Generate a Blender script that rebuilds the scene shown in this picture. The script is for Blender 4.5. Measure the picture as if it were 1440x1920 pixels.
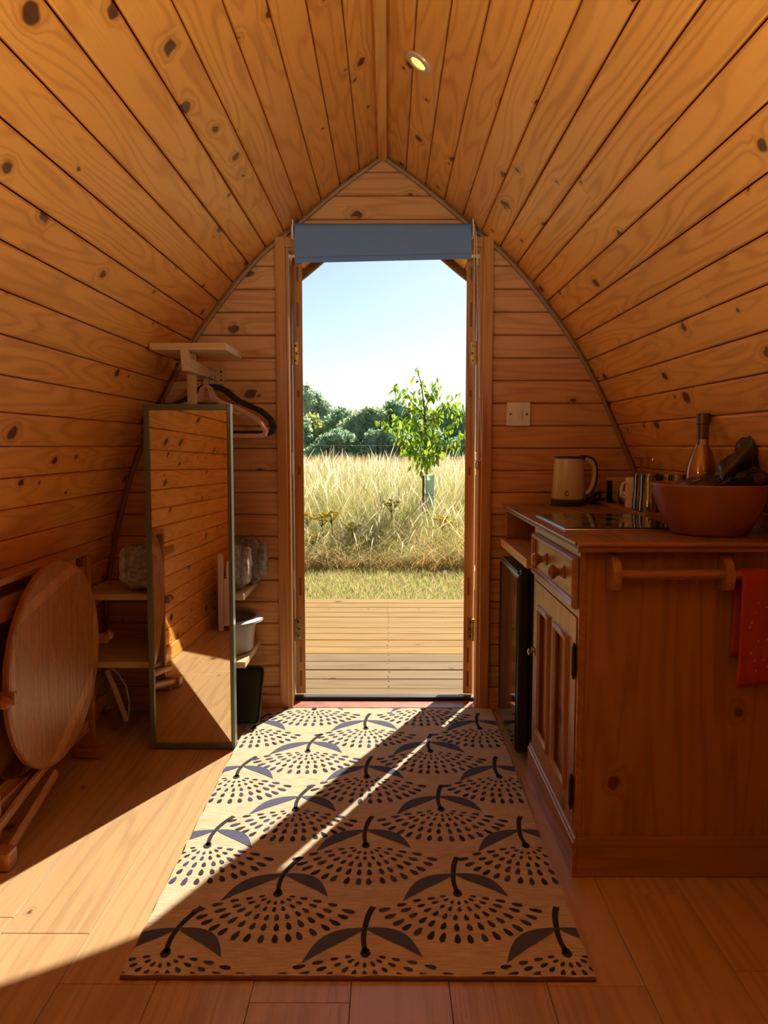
import bpy, bmesh, math, random
import numpy as np
from mathutils import Vector, Matrix
for o in list(bpy.data.objects): bpy.data.objects.remove(o)
S = bpy.context.scene; C = S.collection
random.seed(7); rng = np.random.default_rng(11)
PI = math.pi; R = math.radians

# ------------------------------------------------------------------ camera, sky, sun, exposure
FPX = 1442.0; H = 1.0; VX, VY = 728.0, 834.0          # focal length in pixels, eye height, vanishing point of the pod axis
PITCH = math.atan((960-VY)/FPX); YAW = math.atan((VX-720)/math.hypot(FPX, 960-VY))
cd = bpy.data.cameras.new('camera'); cd.sensor_fit = 'HORIZONTAL'; cd.sensor_width = 36; cd.lens = 36*FPX/1440
cd.clip_start = .02; cd.clip_end = 500
cam = bpy.data.objects.new('camera', cd); C.objects.link(cam)
cam.location = (0, 0, H); cam.rotation_euler = (PI/2-PITCH, 0, YAW); S.camera = cam

SUN_EL = R(36.5); SUN_AZ = R(25.7)                      # azimuth measured from +Y towards +X
w = bpy.data.worlds.new('sky'); S.world = w; w.use_nodes = True
nt = w.node_tree; bg = nt.nodes['Background']
sky = nt.nodes.new('ShaderNodeTexSky'); sky.sky_type = 'NISHITA'; sky.sun_disc = False
sky.sun_elevation = SUN_EL; sky.sun_rotation = SUN_AZ; sky.air_density = 1.0; sky.dust_density = .7; sky.ozone_density = 2.5
nt.links.new(sky.outputs[0], bg.inputs[0]); bg.inputs[1].default_value = 0.074
sl = bpy.data.lights.new('sun', 'SUN'); sl.energy = 6.6; sl.angle = R(.55); sl.color = (1, .93, .80)
sun = bpy.data.objects.new('sun', sl); C.objects.link(sun)
sd = Vector((math.sin(SUN_AZ)*math.cos(SUN_EL), math.cos(SUN_AZ)*math.cos(SUN_EL), math.sin(SUN_EL)))
sun.location = sd*30; sun.rotation_euler = sd.to_track_quat('Z', 'Y').to_euler()
S.view_settings.view_transform = 'Standard'; S.view_settings.look = 'None'
S.view_settings.exposure = 0.9; S.view_settings.gamma = 1.0; S.view_settings.use_curve_mapping = False
FILL_W = 16.0
S.cycles.max_bounces = 12; S.cycles.diffuse_bounces = 8; S.cycles.glossy_bounces = 6; S.cycles.transmission_bounces = 8
S.cycles.transparent_max_bounces = 12

# ------------------------------------------------------------------ helpers
_Rm = Matrix.Rotation(YAW, 3, 'Z') @ Matrix.Rotation(PI/2-PITCH, 3, 'X')
def ray(px, py): return _Rm @ Vector(((px-720)/FPX, (960-py)/FPX, -1))
def fl(px, py, z=0.0):
    r = ray(px, py); t = (z-H)/r.z; return Vector((0, 0, H)) + r*t
def wl(px, py, y):
    r = ray(px, py); return Vector((0, 0, H)) + r*(y/r.y)

ORG = {}
def tag(o, label=None, cat=None, group=None, kind=None):
    if label: o['label'] = label
    if cat: o['category'] = cat
    if group: o['group'] = group
    if kind: o['kind'] = kind
    return o
def thing(name, loc, label, cat, group=None, kind=None):
    o = bpy.data.objects.new(name, None); C.objects.link(o); o.location = loc
    o.empty_display_size = .05
    ORG[o.name] = Vector(loc); return tag(o, label, cat, group, kind)
def link_mesh(name, me, mat=None, parent=None, origin=None):
    if mat is not None:
        for m in (mat if isinstance(mat, (list, tuple)) else [mat]): me.materials.append(m)
    o = bpy.data.objects.new(name, me); C.objects.link(o)
    if parent is not None: o.parent = parent; ORG[o.name] = ORG[parent.name]
    else:
        ORG[o.name] = Vector(origin or (0, 0, 0)); o.location = ORG[o.name]
    return o

class B:
    """collects shapes given in world coordinates; done() links them as one mesh"""
    def __init__(s): s.bm = bmesh.new(); s.M = Matrix.Identity(4)
    def _v(s, p): return s.bm.verts.new(s.M @ Vector(p))
    def face(s, vs, mi=0):
        try: f = s.bm.faces.new(vs); f.material_index = mi; return f
        except ValueError: return None
    def box(s, x0, x1, y0, y1, z0, z1, bev=0, seg=2, mi=0):
        vs = [s._v((x, y, z)) for z in (z0, z1) for y in (y0, y1) for x in (x0, x1)]
        fs = [s.face([vs[i] for i in q], mi) for q in ((0,2,3,1),(4,5,7,6),(0,1,5,4),(2,6,7,3),(0,4,6,2),(1,3,7,5))]
        if bev:
            es = {e for f in fs for e in f.edges}
            r = bmesh.ops.bevel(s.bm, geom=list(es), offset=bev, segments=seg, profile=.6, affect='EDGES')
            for f in r['faces']: f.material_index = mi
        return s
    def loft(s, rings, close=True, caps=True, mi=0):
        vr = [[s._v(p) for p in rg] for rg in rings]; n = len(vr[0])
        for a, b in zip(vr, vr[1:]):
            for i in range(n if close else n-1):
                s.face([a[i], a[(i+1) % n], b[(i+1) % n], b[i]], mi)
        if caps and close: s.face(list(reversed(vr[0])), mi); s.face(vr[-1], mi)
        return s
    def tube(s, pts, r, n=8, caps=True, sx=1.0, sy=1.0, closed=False, mi=0, up=None):
        P = [Vector(p) for p in pts]; m = len(P)
        rs = r if isinstance(r, (list, tuple)) else [r]*m
        rings = []; nrm = None
        for i, p in enumerate(P):
            a = P[(i-1) % m] if (closed or i > 0) else P[i]; b = P[(i+1) % m] if (closed or i < m-1) else P[i]
            t = (b-a).normalized()
            if nrm is None:
                ref = Vector(up) if up else (Vector((0,0,1)) if abs(t.z) < .9 else Vector((1,0,0)))
                nrm = (ref - t*ref.dot(t)).normalized()
            else:
                nrm = nrm - t*nrm.dot(t)
                nrm = nrm.normalized() if nrm.length > 1e-6 else t.orthogonal().normalized()
            bi = t.cross(nrm)
            rings.append([p + nrm*(math.cos(2*PI*k/n)*rs[i]*sx) + bi*(math.sin(2*PI*k/n)*rs[i]*sy) for k in range(n)])
        if closed: rings.append(rings[0])
        return s.loft(rings, caps=caps and not closed, mi=mi)
    def lathe(s, prof, c, n=24, axis='Z', caps=True, mi=0, sx=1, sy=1):
        c = Vector(c); rings = []
        for r, h in prof:
            rg = []
            for k in range(n):
                a = 2*PI*k/n; u, v = math.cos(a)*r*sx, math.sin(a)*r*sy
                rg.append(c + (Vector((u, v, h)) if axis == 'Z' else Vector((h, u, v)) if axis == 'X' else Vector((v, h, u))))
            rings.append(rg)
        return s.loft(rings, caps=caps, mi=mi)
    def prism(s, poly, a, b, plane='XZ', mi=0):
        def q(u, v, w): return (u, w, v) if plane == 'XZ' else (w, u, v) if plane == 'YZ' else (u, v, w)
        return s.loft([[q(u, v, a) for u, v in poly], [q(u, v, b) for u, v in poly]], mi=mi)
    def done(s, name, mat, parent=None, smooth=False, origin=None, sub=0, auto=None):
        bmesh.ops.recalc_face_normals(s.bm, faces=s.bm.faces)
        o0 = ORG[parent.name] if parent is not None else Vector(origin or (0, 0, 0))
        bmesh.ops.translate(s.bm, vec=-o0, verts=s.bm.verts)
        me = bpy.data.meshes.new(name); s.bm.to_mesh(me); s.bm.free()
        if smooth:
            me.polygons.foreach_set('use_smooth', [True]*len(me.polygons))
            me.set_sharp_from_angle(angle=R(auto or 40))
        o = link_mesh(name, me, mat, parent, origin)
        if sub:
            m = o.modifiers.new('sub', 'SUBSURF'); m.levels = sub; m.render_levels = sub
        return o

def np_mesh(name, V, F, mat, parent=None, origin=None, attrs=None, smooth=False):
    me = bpy.data.meshes.new(name); V = np.asarray(V, np.float32); F = np.asarray(F, np.int32)
    k = F.shape[1]; me.vertices.add(len(V)); me.vertices.foreach_set('co', V.ravel())
    me.loops.add(F.size); me.loops.foreach_set('vertex_index', F.ravel())
    me.polygons.add(len(F)); me.polygons.foreach_set('loop_start', np.arange(0, F.size, k, dtype=np.int32))
    me.update(calc_edges=True)
    if smooth: me.polygons.foreach_set('use_smooth', np.ones(len(F), bool))
    for nme, a in (attrs or {}).items():
        at = me.attributes.new(nme, 'FLOAT', 'POINT'); at.data.foreach_set('value', np.asarray(a, np.float32))
    return link_mesh(name, me, mat, parent, origin)

# ------------------------------------------------------------------ materials
class N:
    def __init__(s, name):
        s.m = bpy.data.materials.new(name); s.m.use_nodes = True; s.t = s.m.node_tree
        s.p = s.t.nodes['Principled BSDF']; s.out = s.t.nodes['Material Output']
    def n(s, ty, **kw):
        x = s.t.nodes.new('ShaderNode'+ty)
        for k, v in kw.items(): setattr(x, k, v)
        return x
    def l(s, a, b): s.t.links.new(a, b)
    def put(s, inp, v):
        if isinstance(v, bpy.types.NodeSocket): s.l(v, inp)
        else: inp.default_value = v
    def math(s, op, a, b=None, c=None, clamp=False):
        x = s.n('Math', operation=op, use_clamp=clamp); s.put(x.inputs[0], a)
        if b is not None: s.put(x.inputs[1], b)
        if c is not None: s.put(x.inputs[2], c)
        return x.outputs[0]
    def mix(s, f, a, b):
        x = s.n('Mix', data_type='RGBA'); s.put(x.inputs[0], f)
        s.put(x.inputs[6], a if isinstance(a, bpy.types.NodeSocket) else (*a, 1))
        s.put(x.inputs[7], b if isinstance(b, bpy.types.NodeSocket) else (*b, 1)); return x.outputs[2]
    def vec(s, x, y, z):
        c = s.n('CombineXYZ'); [s.put(c.inputs[i], v) for i, v in enumerate((x, y, z))]; return c.outputs[0]
    def noise(s, v, scale=1, detail=2, dim='3D', rough=.5):
        x = s.n('TexNoise', noise_dimensions=dim); s.put(x.inputs['Vector'], v); x.inputs['Scale'].default_value = scale
        x.inputs['Detail'].default_value = detail; x.inputs['Roughness'].default_value = rough; return x.outputs[0]
    def step(s, v, a, b):
        x = s.n('MapRange', interpolation_type='SMOOTHSTEP'); s.put(x.inputs[0], v); x.inputs[1].default_value = a; x.inputs[2].default_value = b
        return x.outputs[0]
    def bump(s, h, st=.2, d=.01):
        x = s.n('Bump'); x.inputs['Strength'].default_value = st; x.inputs['Distance'].default_value = d
        s.l(h, x.inputs['Height']); s.l(x.outputs[0], s.p.inputs['Normal'])
    def set(s, col=None, rough=None, metal=None, spec=None, **kw):
        if col is not None: s.put(s.p.inputs['Base Color'], col if isinstance(col, bpy.types.NodeSocket) else (*col, 1))
        if rough is not None: s.put(s.p.inputs['Roughness'], rough)
        if metal is not None: s.p.inputs['Metallic'].default_value = metal
        if spec is not None: s.p.inputs['Specular IOR Level'].default_value = spec
        for k, v in kw.items(): s.put(s.p.inputs[k.replace('_', ' ')], v)
        return s
    def xyz(s, rnd=True):
        tc = s.n('TexCoord'); sp = s.n('SeparateXYZ'); s.l(tc.outputs['Object'], sp.inputs[0])
        return [sp.outputs[i] for i in range(3)]

def wood(name, light, dark, knotc=(.10, .035, .012), axis='Y', ring=9.0, knots=.3, rough=.38, sx=6.0, sy=.6, var=.25, rs=.5, spec=.5, fine=.35):
    m = N(name); x, y, z = m.xyz(); oi = m.n('ObjectInfo'); r = oi.outputs['Random']
    a, g, c = {'Y': (m.math('ADD', x, z), y, z), 'X': (m.math('ADD', y, z), x, z), 'Z': (m.math('ADD', x, y), z, y)}[axis]
    a = m.math('MULTIPLY_ADD', r, 31.7, a); g = m.math('MULTIPLY_ADD', r, 87.3, g)
    hA = m.noise(m.vec(m.math('MULTIPLY', a, sx), m.math('MULTIPLY', g, sy), m.math('MULTIPLY', c, sx)), 1, 2)
    vo = m.n('TexVoronoi', voronoi_dimensions='2D'); vo.inputs['Scale'].default_value = 1
    wob = m.noise(m.vec(m.math('MULTIPLY', a, 40), m.math('MULTIPLY', g, 30), 0), 1, 1)
    m.l(m.vec(m.math('MULTIPLY_ADD', wob, .12, m.math('MULTIPLY', a, 7.0)), m.math('MULTIPLY_ADD', wob, .12, m.math('MULTIPLY', g, 5.0)), 0), vo.inputs['Vector'])
    sp = m.n('SeparateColor'); m.l(vo.outputs['Color'], sp.inputs[0])
    off = m.math('MULTIPLY', m.math('LESS_THAN', sp.outputs[0], 1-knots), 10)
    siz = m.math('MULTIPLY_ADD', m.math('MULTIPLY', sp.outputs[1], sp.outputs[1]), .85, .28)
    kd = m.math('DIVIDE', m.math('ADD', vo.outputs['Distance'], off), siz)
    bk = m.math('POWER', 2.718, m.math('MULTIPLY', m.math('MULTIPLY', kd, kd), -22))
    h = m.math('MULTIPLY_ADD', bk, 2.2, m.math('MULTIPLY', hA, ring))
    rg = m.math('MULTIPLY_ADD', m.math('SINE', m.math('MULTIPLY', h, 6.283)), .5, .5)
    rg = m.math('POWER', rg, 2.2)
    fi = m.noise(m.vec(m.math('MULTIPLY', a, 160), m.math('MULTIPLY', g, 5), m.math('MULTIPLY', c, 160)), 1, 3)
    lo = m.noise(m.vec(m.math('MULTIPLY', a, 9), m.math('MULTIPLY', g, 2.2), 0), 1, 2)
    f = m.math('ADD', m.math('MULTIPLY', rg, rs), m.math('MULTIPLY', m.math('SUBTRACT', fi, .5), fine), clamp=True)
    f = m.math('ADD', f, m.math('MULTIPLY', m.math('SUBTRACT', lo, .45), .5), clamp=True)
    f = m.math('ADD', f, m.math('MULTIPLY', m.math('SUBTRACT', r, .5), var), clamp=True)
    col = m.mix(f, light, dark)
    halo = m.step(kd, .30, .08); km = m.step(kd, .135, .085)
    col = m.mix(m.math('MULTIPLY', halo, .45), col, dark)
    col = m.mix(km, col, knotc)
    m.set(col, m.math('MULTIPLY_ADD', f, .12, rough), spec=spec)
    hh = m.math('ADD', m.math('MULTIPLY', rg, .35), m.math('ADD', fi, m.math('MULTIPLY', lo, 2.0)))
    m.bump(hh, .16, .004)
    return m.m
def plain(name, col, rough=.5, metal=0, spec=.5, bump=0, bs=200, var=0, vs=8, **kw):
    m = N(name); c = col
    if var or bump: tc = m.n('TexCoord').outputs['Object']
    if var:
        nf = m.noise(tc, vs, 3); c = m.mix(m.step(nf, .3, .7), tuple(v*(1-var) for v in col), tuple(min(1, v*(1+var)) for v in col))
    m.set(c, rough, metal, spec, **kw)
    if bump: m.bump(m.noise(tc, bs, 2), bump, .003)
    return m.m
def leafmat(name, c1, c2, trans=.5, scale=None, tint=False, rough=.6):
    m = N(name); oi = m.n('ObjectInfo').outputs['Random']
    if tint: f = m.n('Attribute', attribute_name='tint').outputs['Fac']
    else: f = oi
    col = m.mix(f, c1, c2)
    d = m.n('BsdfDiffuse'); t = m.n('BsdfTranslucent'); mx = m.n('MixShader'); mx.inputs[0].default_value = trans
    m.l(col, d.inputs[0]); m.l(col, t.inputs[0]); m.l(d.outputs[0], mx.inputs[1]); m.l(t.outputs[0], mx.inputs[2]); m.l(mx.outputs[0], m.out.inputs[0])
    return m.m
def glassmat(name, tint=(1, 1, 1), gloss=1.0):
    m = N(name); tr = m.n('BsdfTransparent'); tr.inputs[0].default_value = (*tint, 1); g = m.n('BsdfGlossy'); g.inputs['Roughness'].default_value = .02
    fr = m.n('Fresnel'); fr.inputs[0].default_value = 1.75; mx = m.n('MixShader')
    m.l(m.math('MULTIPLY', fr.outputs[0], gloss*1.7, clamp=True), mx.inputs[0]); m.l(tr.outputs[0], mx.inputs[1]); m.l(g.outputs[0], mx.inputs[2]); m.l(mx.outputs[0], m.out.inputs[0]); return m.m

PL, PD = (.80, .395, .088), (.46, .165, .024)
M = {}
M['pine'] = wood('pine_ceiling', PL, PD, axis='Y', knots=.50, rough=.33, rs=.44, var=.30, ring=15, sx=7, sy=.75)
M['pine_x'] = wood('pine_end_wall', (.66, .36, .15), (.42, .19, .06), axis='X', knots=.30, rough=.42, ring=13)
M['frame_z'] = wood('door_frame_pine', (.55, .27, .09), (.36, .15, .04), axis='Z', knots=.0, rough=.35, sx=12)
M['frame_x'] = wood('door_frame_pine_across', (.55, .27, .09), (.36, .15, .04), axis='X', knots=.0, rough=.35, sx=12)
M['tenon'] = wood('tenon_end_grain', (.20, .085, .03), (.13, .05, .02), axis='Z', knots=0)
M['bead'] = plain('bead_trim', (.30, .17, .085), .45, var=.15, vs=20)
M['floor'] = wood('oak_laminate', (.45, .285, .135), (.275, .162, .072), (.13, .07, .03), axis='Y', knots=.10, rough=.33, sx=9, sy=.5, ring=10, rs=.42, var=.3, fine=.6)
M['back'] = plain('board_backing', (.07, .035, .015), .8)
M['ext'] = plain('roof_shingle', (.06, .06, .065), .8, var=.2)
M['cab_z'] = wood('antique_pine_upright', (.37, .175, .055), (.21, .085, .023), axis='Z', knots=.20, rough=.34, sx=9)
M['cab_y'] = wood('antique_pine_along', (.37, .175, .055), (.21, .085, .023), axis='Y', knots=.08, rough=.32, sx=9)
M['cab_x'] = wood('antique_pine_across', (.34, .155, .055), (.20, .08, .025), axis='X', knots=.12, rough=.36, sx=9)
M['top'] = wood('worktop_pine', (.30, .135, .06), (.17, .07, .03), axis='Y', knots=.1, rough=.27, sx=9)
M['table'] = wood('teak_veneer', (.35, .135, .032), (.20, .068, .015), axis='Z', knots=0, rough=.27, sx=14, sy=.8)
M['table_y'] = wood('teak_rail', (.40, .165, .045), (.24, .085, .02), axis='Y', knots=0, rough=.3, sx=14)
M['paleX'] = wood('pale_shelf_board', (.62, .44, .22), (.46, .30, .13), axis='X', knots=.0, rough=.45, sx=14)
M['paleZ'] = wood('pale_post', (.58, .42, .24), (.44, .30, .15), axis='Z', knots=.0, rough=.45, sx=14)
M['paleY'] = wood('pale_rail', (.62, .46, .28), (.48, .33, .17), axis='Y', knots=.0, rough=.45, sx=14)
M['deck'] = wood('deck_fresh', (.33, .195, .055), (.21, .115, .03), axis='X', knots=.08, rough=.85, spec=.15, sx=14)
M['deck_old'] = wood('deck_weathered', (.23, .155, .07), (.14, .09, .038), axis='X', knots=.10, rough=.85, spec=.15, sx=14)
M['sill'] = plain('sill_redwood', (.34, .13, .07), .4, var=.2, vs=14)
M['rubber'] = plain('black_rubber', (.02, .02, .022), .4)
M['blackgloss'] = plain('black_gloss', (.012, .012, .012), .06)
M['blackside'] = plain('black_enamel', (.018, .020, .016), .32, bump=.05)
M['chrome'] = plain('chrome', (.75, .75, .75), .18, 1)
M['brass'] = plain('aged_brass', (.42, .31, .14), .38, 1, var=.3, vs=60)
M['iron'] = plain('black_iron', (.02, .017, .014), .45, .3)
M['mirror'] = plain('silvered_glass', (.86, .87, .85), .005, 1)
M['mframe'] = plain('mirror_frame_metal', (.13, .145, .115), .30, .35)
M['white'] = plain('white_plastic', (.80, .78, .74), .35)
M['cream'] = plain('cream_enamel', (.62, .57, .40), .28)
M['kdark'] = plain('kettle_dark', (.035, .033, .028), .35)
M['greyp'] = plain('grey_plastic', (.42, .42, .43), .32)
M['fluff'] = plain('fluffy_grey_pile', (.36, .34, .33), .95, spec=.1, bump=1.0, bs=90, var=.35, vs=60, Sheen_Weight=.6)
M['fluff2'] = plain('fluffy_taupe_pile', (.25, .23, .22), .95, spec=.1, bump=1.0, bs=90, var=.35, vs=60, Sheen_Weight=.6)
M['pink'] = plain('pink_velvet', (.62, .36, .27), .8, Sheen_Weight=.3)
M['blackv'] = plain('black_velvet', (.018, .024, .03), .85)
M['ceramic'] = plain('white_ceramic', (.78, .72, .62), .25)
M['glass'] = glassmat('clear_glass', (.95, .95, .93))
M['bowl'] = plain('turned_bowl', (.30, .115, .055), .36, var=.12, vs=12)
M['foil'] = plain('dark_packet_foil', (.035, .030, .032), .30, spec=.6, var=.3, vs=20)
M['foil_red'] = plain('red_packet_foil', (.25, .02, .03), .3)
M['foil_tan'] = plain('packet_print_tan', (.42, .27, .16), .4)
M['towel'] = plain('red_tea_towel', (.38, .045, .03), .9, bump=.3, bs=300)
M['towelprint'] = plain('towel_print', (.62, .20, .08), .9)
M['linen'] = plain('white_linen', (.78, .76, .72), .85, bump=.1, bs=60)
M['throwg'] = plain('sage_throw', (.42, .45, .38), .95, bump=.8, bs=90, var=.25, vs=50)
M['cork'] = plain('wood_lid', (.50, .31, .17), .5, var=.15, vs=40)
M['juice'] = plain('amber_juice', (.92, .42, .07), .2, Transmission_Weight=.15)
M['capsule'] = plain('brown_capsule', (.12, .045, .02), .35)
M['cable'] = plain('black_cable', (.012, .012, .012), .5)

# ------------------------------------------------------------------ the pod shell
D = 2.85; YB = -1.45; YP = 3.45; XC = -.02
CP = [(0, 2.036), (.155, 1.926), (.325, 1.787), (.46, 1.676), (.588, 1.529), (.70, 1.378), (.80, 1.205), (.886, 1.022), (.938, .903), (1.0, .687), (1.038, .504), (1.055, .36), (1.062, .20), (1.062, 0.0)]
def catmull(P, k=20):
    P = [Vector((a, b)) for a, b in P]; out = []
    for i in range(len(P)-1):
        p0 = P[max(i-1, 0)] if i else P[0]*2-P[1]; p1, p2 = P[i], P[i+1]; p3 = P[min(i+2, len(P)-1)]
        for j in range(k):
            t = j/k; out.append(.5*((2*p1)+(p2-p0)*t+(2*p0-5*p1+4*p2-p3)*t*t+(3*p1-p0-3*p2+p3)*t**3))
    return out+[P[-1]]
ARC = catmull(CP)
_az = np.array([p.y for p in ARC])[::-1]; _ax = np.array([p.x for p in ARC])[::-1]
def half(z): return float(np.interp(z, _az, _ax))
_L = [0]
for a, b in zip(ARC, ARC[1:]): _L.append(_L[-1]+(b-a).length)
def arc_at(s):
    return Vector((float(np.interp(s, _L, [p.x for p in ARC])), float(np.interp(s, _L, [p.y for p in ARC]))))
def arc_off(off, n=60):
    out = []
    for i in range(n+1):
        s = _L[-1]*i/n; p = arc_at(s); t = (arc_at(min(s+.01, _L[-1]))-arc_at(max(s-.01, 0))).normalized()
        out.append((p.x - t.y*off, p.y + t.x*off))
    out[0] = (0, out[0][1]+off*.9); return out

BW = .0868
bmesh_cache = {}
def board_mesh(w, L, th=.014, ch=.0045):
    key = (round(w, 4), round(L, 4))
    if key in bmesh_cache: return bmesh_cache[key]
    a = w/2; prof = [(-a, -th), (a, -th), (a, -ch), (a-ch, 0), (-a+ch, 0), (-a, -ch)]
    V = [(x, y, z) for y in (-L/2, L/2) for x, z in prof]
    Fq = [[i, (i+1) % 6, (i+1) % 6+6, i+6] for i in range(6)]+[[5, 4, 3, 2, 1, 0], [6, 7, 8, 9, 10, 11]]
    me = bpy.data.meshes.new('plank'); me.from_pydata(V, [], Fq); me.materials.append(M['pine']); me.update()
    bmesh_cache[key] = me; return me
def arch_shell(name, side, y0, y1, mat):
    inn = arc_off(.013); out = arc_off(.075)
    b = B(); poly = [(XC+side*x, z) for x, z in inn]+[(XC+side*x, z) for x, z in reversed(out)]
    vr = [[b._v((u, yy, v)) for u, v in poly] for yy in (y0, y1)]; n = len(poly); h = n//2
    for i in range(n): b.face([vr[0][i], vr[0][(i+1) % n], vr[1][(i+1) % n], vr[1][i]])
    for i in range(h-1):
        for k in (0, 1): b.face([vr[k][i], vr[k][i+1], vr[k][n-2-i], vr[k][n-1-i]])
    return b.done(name, mat)
nb = int((_L[-1]-.012)/BW)
def arch_boards(parent, side, y0, y1, rnd, smax=None):
    for i in range(nb+1):
        s0 = .012+i*BW; s1 = s0+BW
        if smax and s0 > smax: break
        if s1 > _L[-1]: break
        p, q = arc_at(s0), arc_at(s1); mid = (p+q)/2; t = (q-p).normalized()
        T = Vector((side*t.x, 0, t.y)); X = T if side < 0 else -T
        Y = Vector((0, 1, 0)); Z = X.cross(Y)
        segs = [(y0, y1)]
        if rnd and rnd.random() < .45:
            c = rnd.choice([rnd.uniform(1.5, 2.6), rnd.uniform(-.6, 1.2)]); segs = [(y0, c-.0008), (c+.0008, y1)]
        for a, c in segs:
            a, c = round(a, 3), round(c, 3)
            o = bpy.data.objects.new('plank', board_mesh((q-p).length-.0028, c-a)); C.objects.link(o); o.parent = parent
            Mx = Matrix((X, Y, Z)).transposed().to_4x4(); Mx.translation = (XC+side*mid.x, (a+c)/2, mid.y); o.matrix_local = Mx
rb = random.Random(3)
for side, nm in ((-1, 'wall_left'), (1, 'wall_right')):
    wo = arch_shell(nm, side, YB-.06, D+.06, M['back'])
    tag(wo, 'arched side wall and ceiling of knotty pine boards on the '+('mirror' if side < 0 else 'kitchen')+' side', 'wall', kind='structure')
    arch_boards(wo, side, YB, D, rb)
    po = arch_shell('roof_'+('left' if side < 0 else 'right'), side, D+.0605, YP, M['ext'])
    tag(po, 'pine boarded porch roof overhang outside the doors, '+('mirror' if side < 0 else 'kitchen')+' side', 'roof', kind='structure')
    arch_boards(po, side, D+.075, YP-.005, None, smax=1.3)
    # barge board closing the porch edge
    b = B(); inn = arc_off(-.028); out = arc_off(.080)
    poly = [(XC+side*x, z) for x, z in inn], [(XC+side*x, z) for x, z in out]
    for i in range(len(inn)-1):
        a0, a1, c0, c1 = poly[0][i], poly[0][i+1], poly[1][i], poly[1][i+1]
        if i == 0: a0 = (XC, a0[1]-.02); c0 = (XC, c0[1])
        vs = [[b._v((p[0], yy, p[1])) for p in (a0, a1, c1, c0)] for yy in (YP, YP+.03)]
        for v in vs: b.face(v)
        for k in range(4): b.face([vs[0][k], vs[0][(k+1) % 4], vs[1][(k+1) % 4], vs[1][k]])
    bb = b.done('trim_'+('1' if side < 0 else '2'), M['deck_old'])
    tag(bb, 'weathered barge board along the porch roof edge, '+('mirror' if side < 0 else 'kitchen')+' side', 'trim', kind='structure')
b = B(); b.box(XC-.015, XC+.015, YB, D-.001, 2.010, 2.030, .003)
tag(b.done('trim_3', wood('ridge_strip_pine', PL, PD, knots=0)), 'narrow pine ridge strip where the two boarded slopes meet', 'trim', kind='structure')

# end walls --------------------------------------------------------
DX0, DX1, DZ = -.362, .332, 1.70            # door opening between the jambs
def wall_slab(name, y0, y1, hole, label, ext=.0):
    b = B(); pr = [(XC-x, z) for x, z in arc_off(.02)]; pl = pr[::-1]+[(XC+x, z) for x, z in arc_off(.02)][1:]
    zs = sorted(set([round(z, 3) for z in np.linspace(0, 2.04, 70)]+([hole[2], hole[3]] if hole else [])))
    for z0, z1 in zip(zs, zs[1:]):
        xa0, xa1 = XC-half(z0)-.015, XC-half(z1)-.015; xb0, xb1 = XC+half(z0)+.015, XC+half(z1)+.015
        if hole and z0 >= hole[2]-1e-6 and z1 <= hole[3]+1e-6: spans = [(xa0, hole[0], xa1, hole[0]), (hole[1], xb0, hole[1], xb1)]
        else: spans = [(xa0, xb0, xa1, xb1)]
        for p0, p1, q0, q1 in spans:
            vs = [[b._v(p) for p in ((p0, y, z0), (p1, y, z0), (q1, y, z1), (q0, y, z1))] for y in (y0, y1)]
            for v in vs: b.face(v)
            for k in range(4): b.face([vs[0][k], vs[0][(k+1) % 4], vs[1][(k+1) % 4], vs[1][k]])
    return tag(b.done(name, M['back']), label, 'wall', kind='structure')
def end_boards(parent, yf, dirn, z0, step, spans_at, mat):
    """horizontal boards on an end wall; yf = finished face, dirn = +1 when the wall lies beyond it"""
    z = z0
    while z < 2.02:
        za, zb = max(z, .002), min(z+step, 2.03)
        for kind, xl, xr in spans_at(za, zb):
            b = B(); g = .0012; ch = .004; ya = yf+dirn*.014
            prof = [(ya, za+g), (ya, zb-g), (yf+dirn*ch, zb-g), (yf, zb-g-ch), (yf, za+g+ch), (yf+dirn*ch, za+g)]
            b.loft([[(xl(zz), yy, zz) for yy, zz in prof], [(xr(zz), yy, zz) for yy, zz in prof]])
            b.done('plank', mat, parent)
        z += step
wf = wall_slab('wall_front', D+.0145, D+.06, (DX0-.02, DX1+.02, 0, DZ+.02), 'boarded end wall around the open double doors')
ST = .0822; Z0 = 1.152-14*ST
La = lambda z: XC-half(z)-.004; Ra = lambda z: XC+half(z)+.004
def front_spans(za, zb):
    if zb <= DZ+.03 or za < DZ+.02: return [('l', La, lambda z: DX0-.022), ('r', lambda z: DX1+.022, Ra)]
    return [('t', La, Ra)]
end_boards(wf, D, 1, Z0, ST, front_spans, M['pine_x'])
wb = wall_slab('wall_back', YB-.06, YB-.0145, None, 'boarded end wall behind the bed')
end_boards(wb, YB, -1, Z0, ST, lambda a, c: [('t', La, Ra)], M['pine_x'])
# bead following the arch on the door wall
for side, n in ((-1, 4), (1, 5)):
    b = B(); pts = [(XC+side*max(x-.004, 0), D-.006, z) for x, z in arc_off(-.008, 80)]
    b.tube(pts, .0085, 8)
    tag(b.done('trim_%d' % n, M['bead'], smooth=True), 'thin rounded bead following the arch beside the '+('mirror' if side < 0 else 'kitchen worktop'), 'trim', kind='structure')

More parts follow.
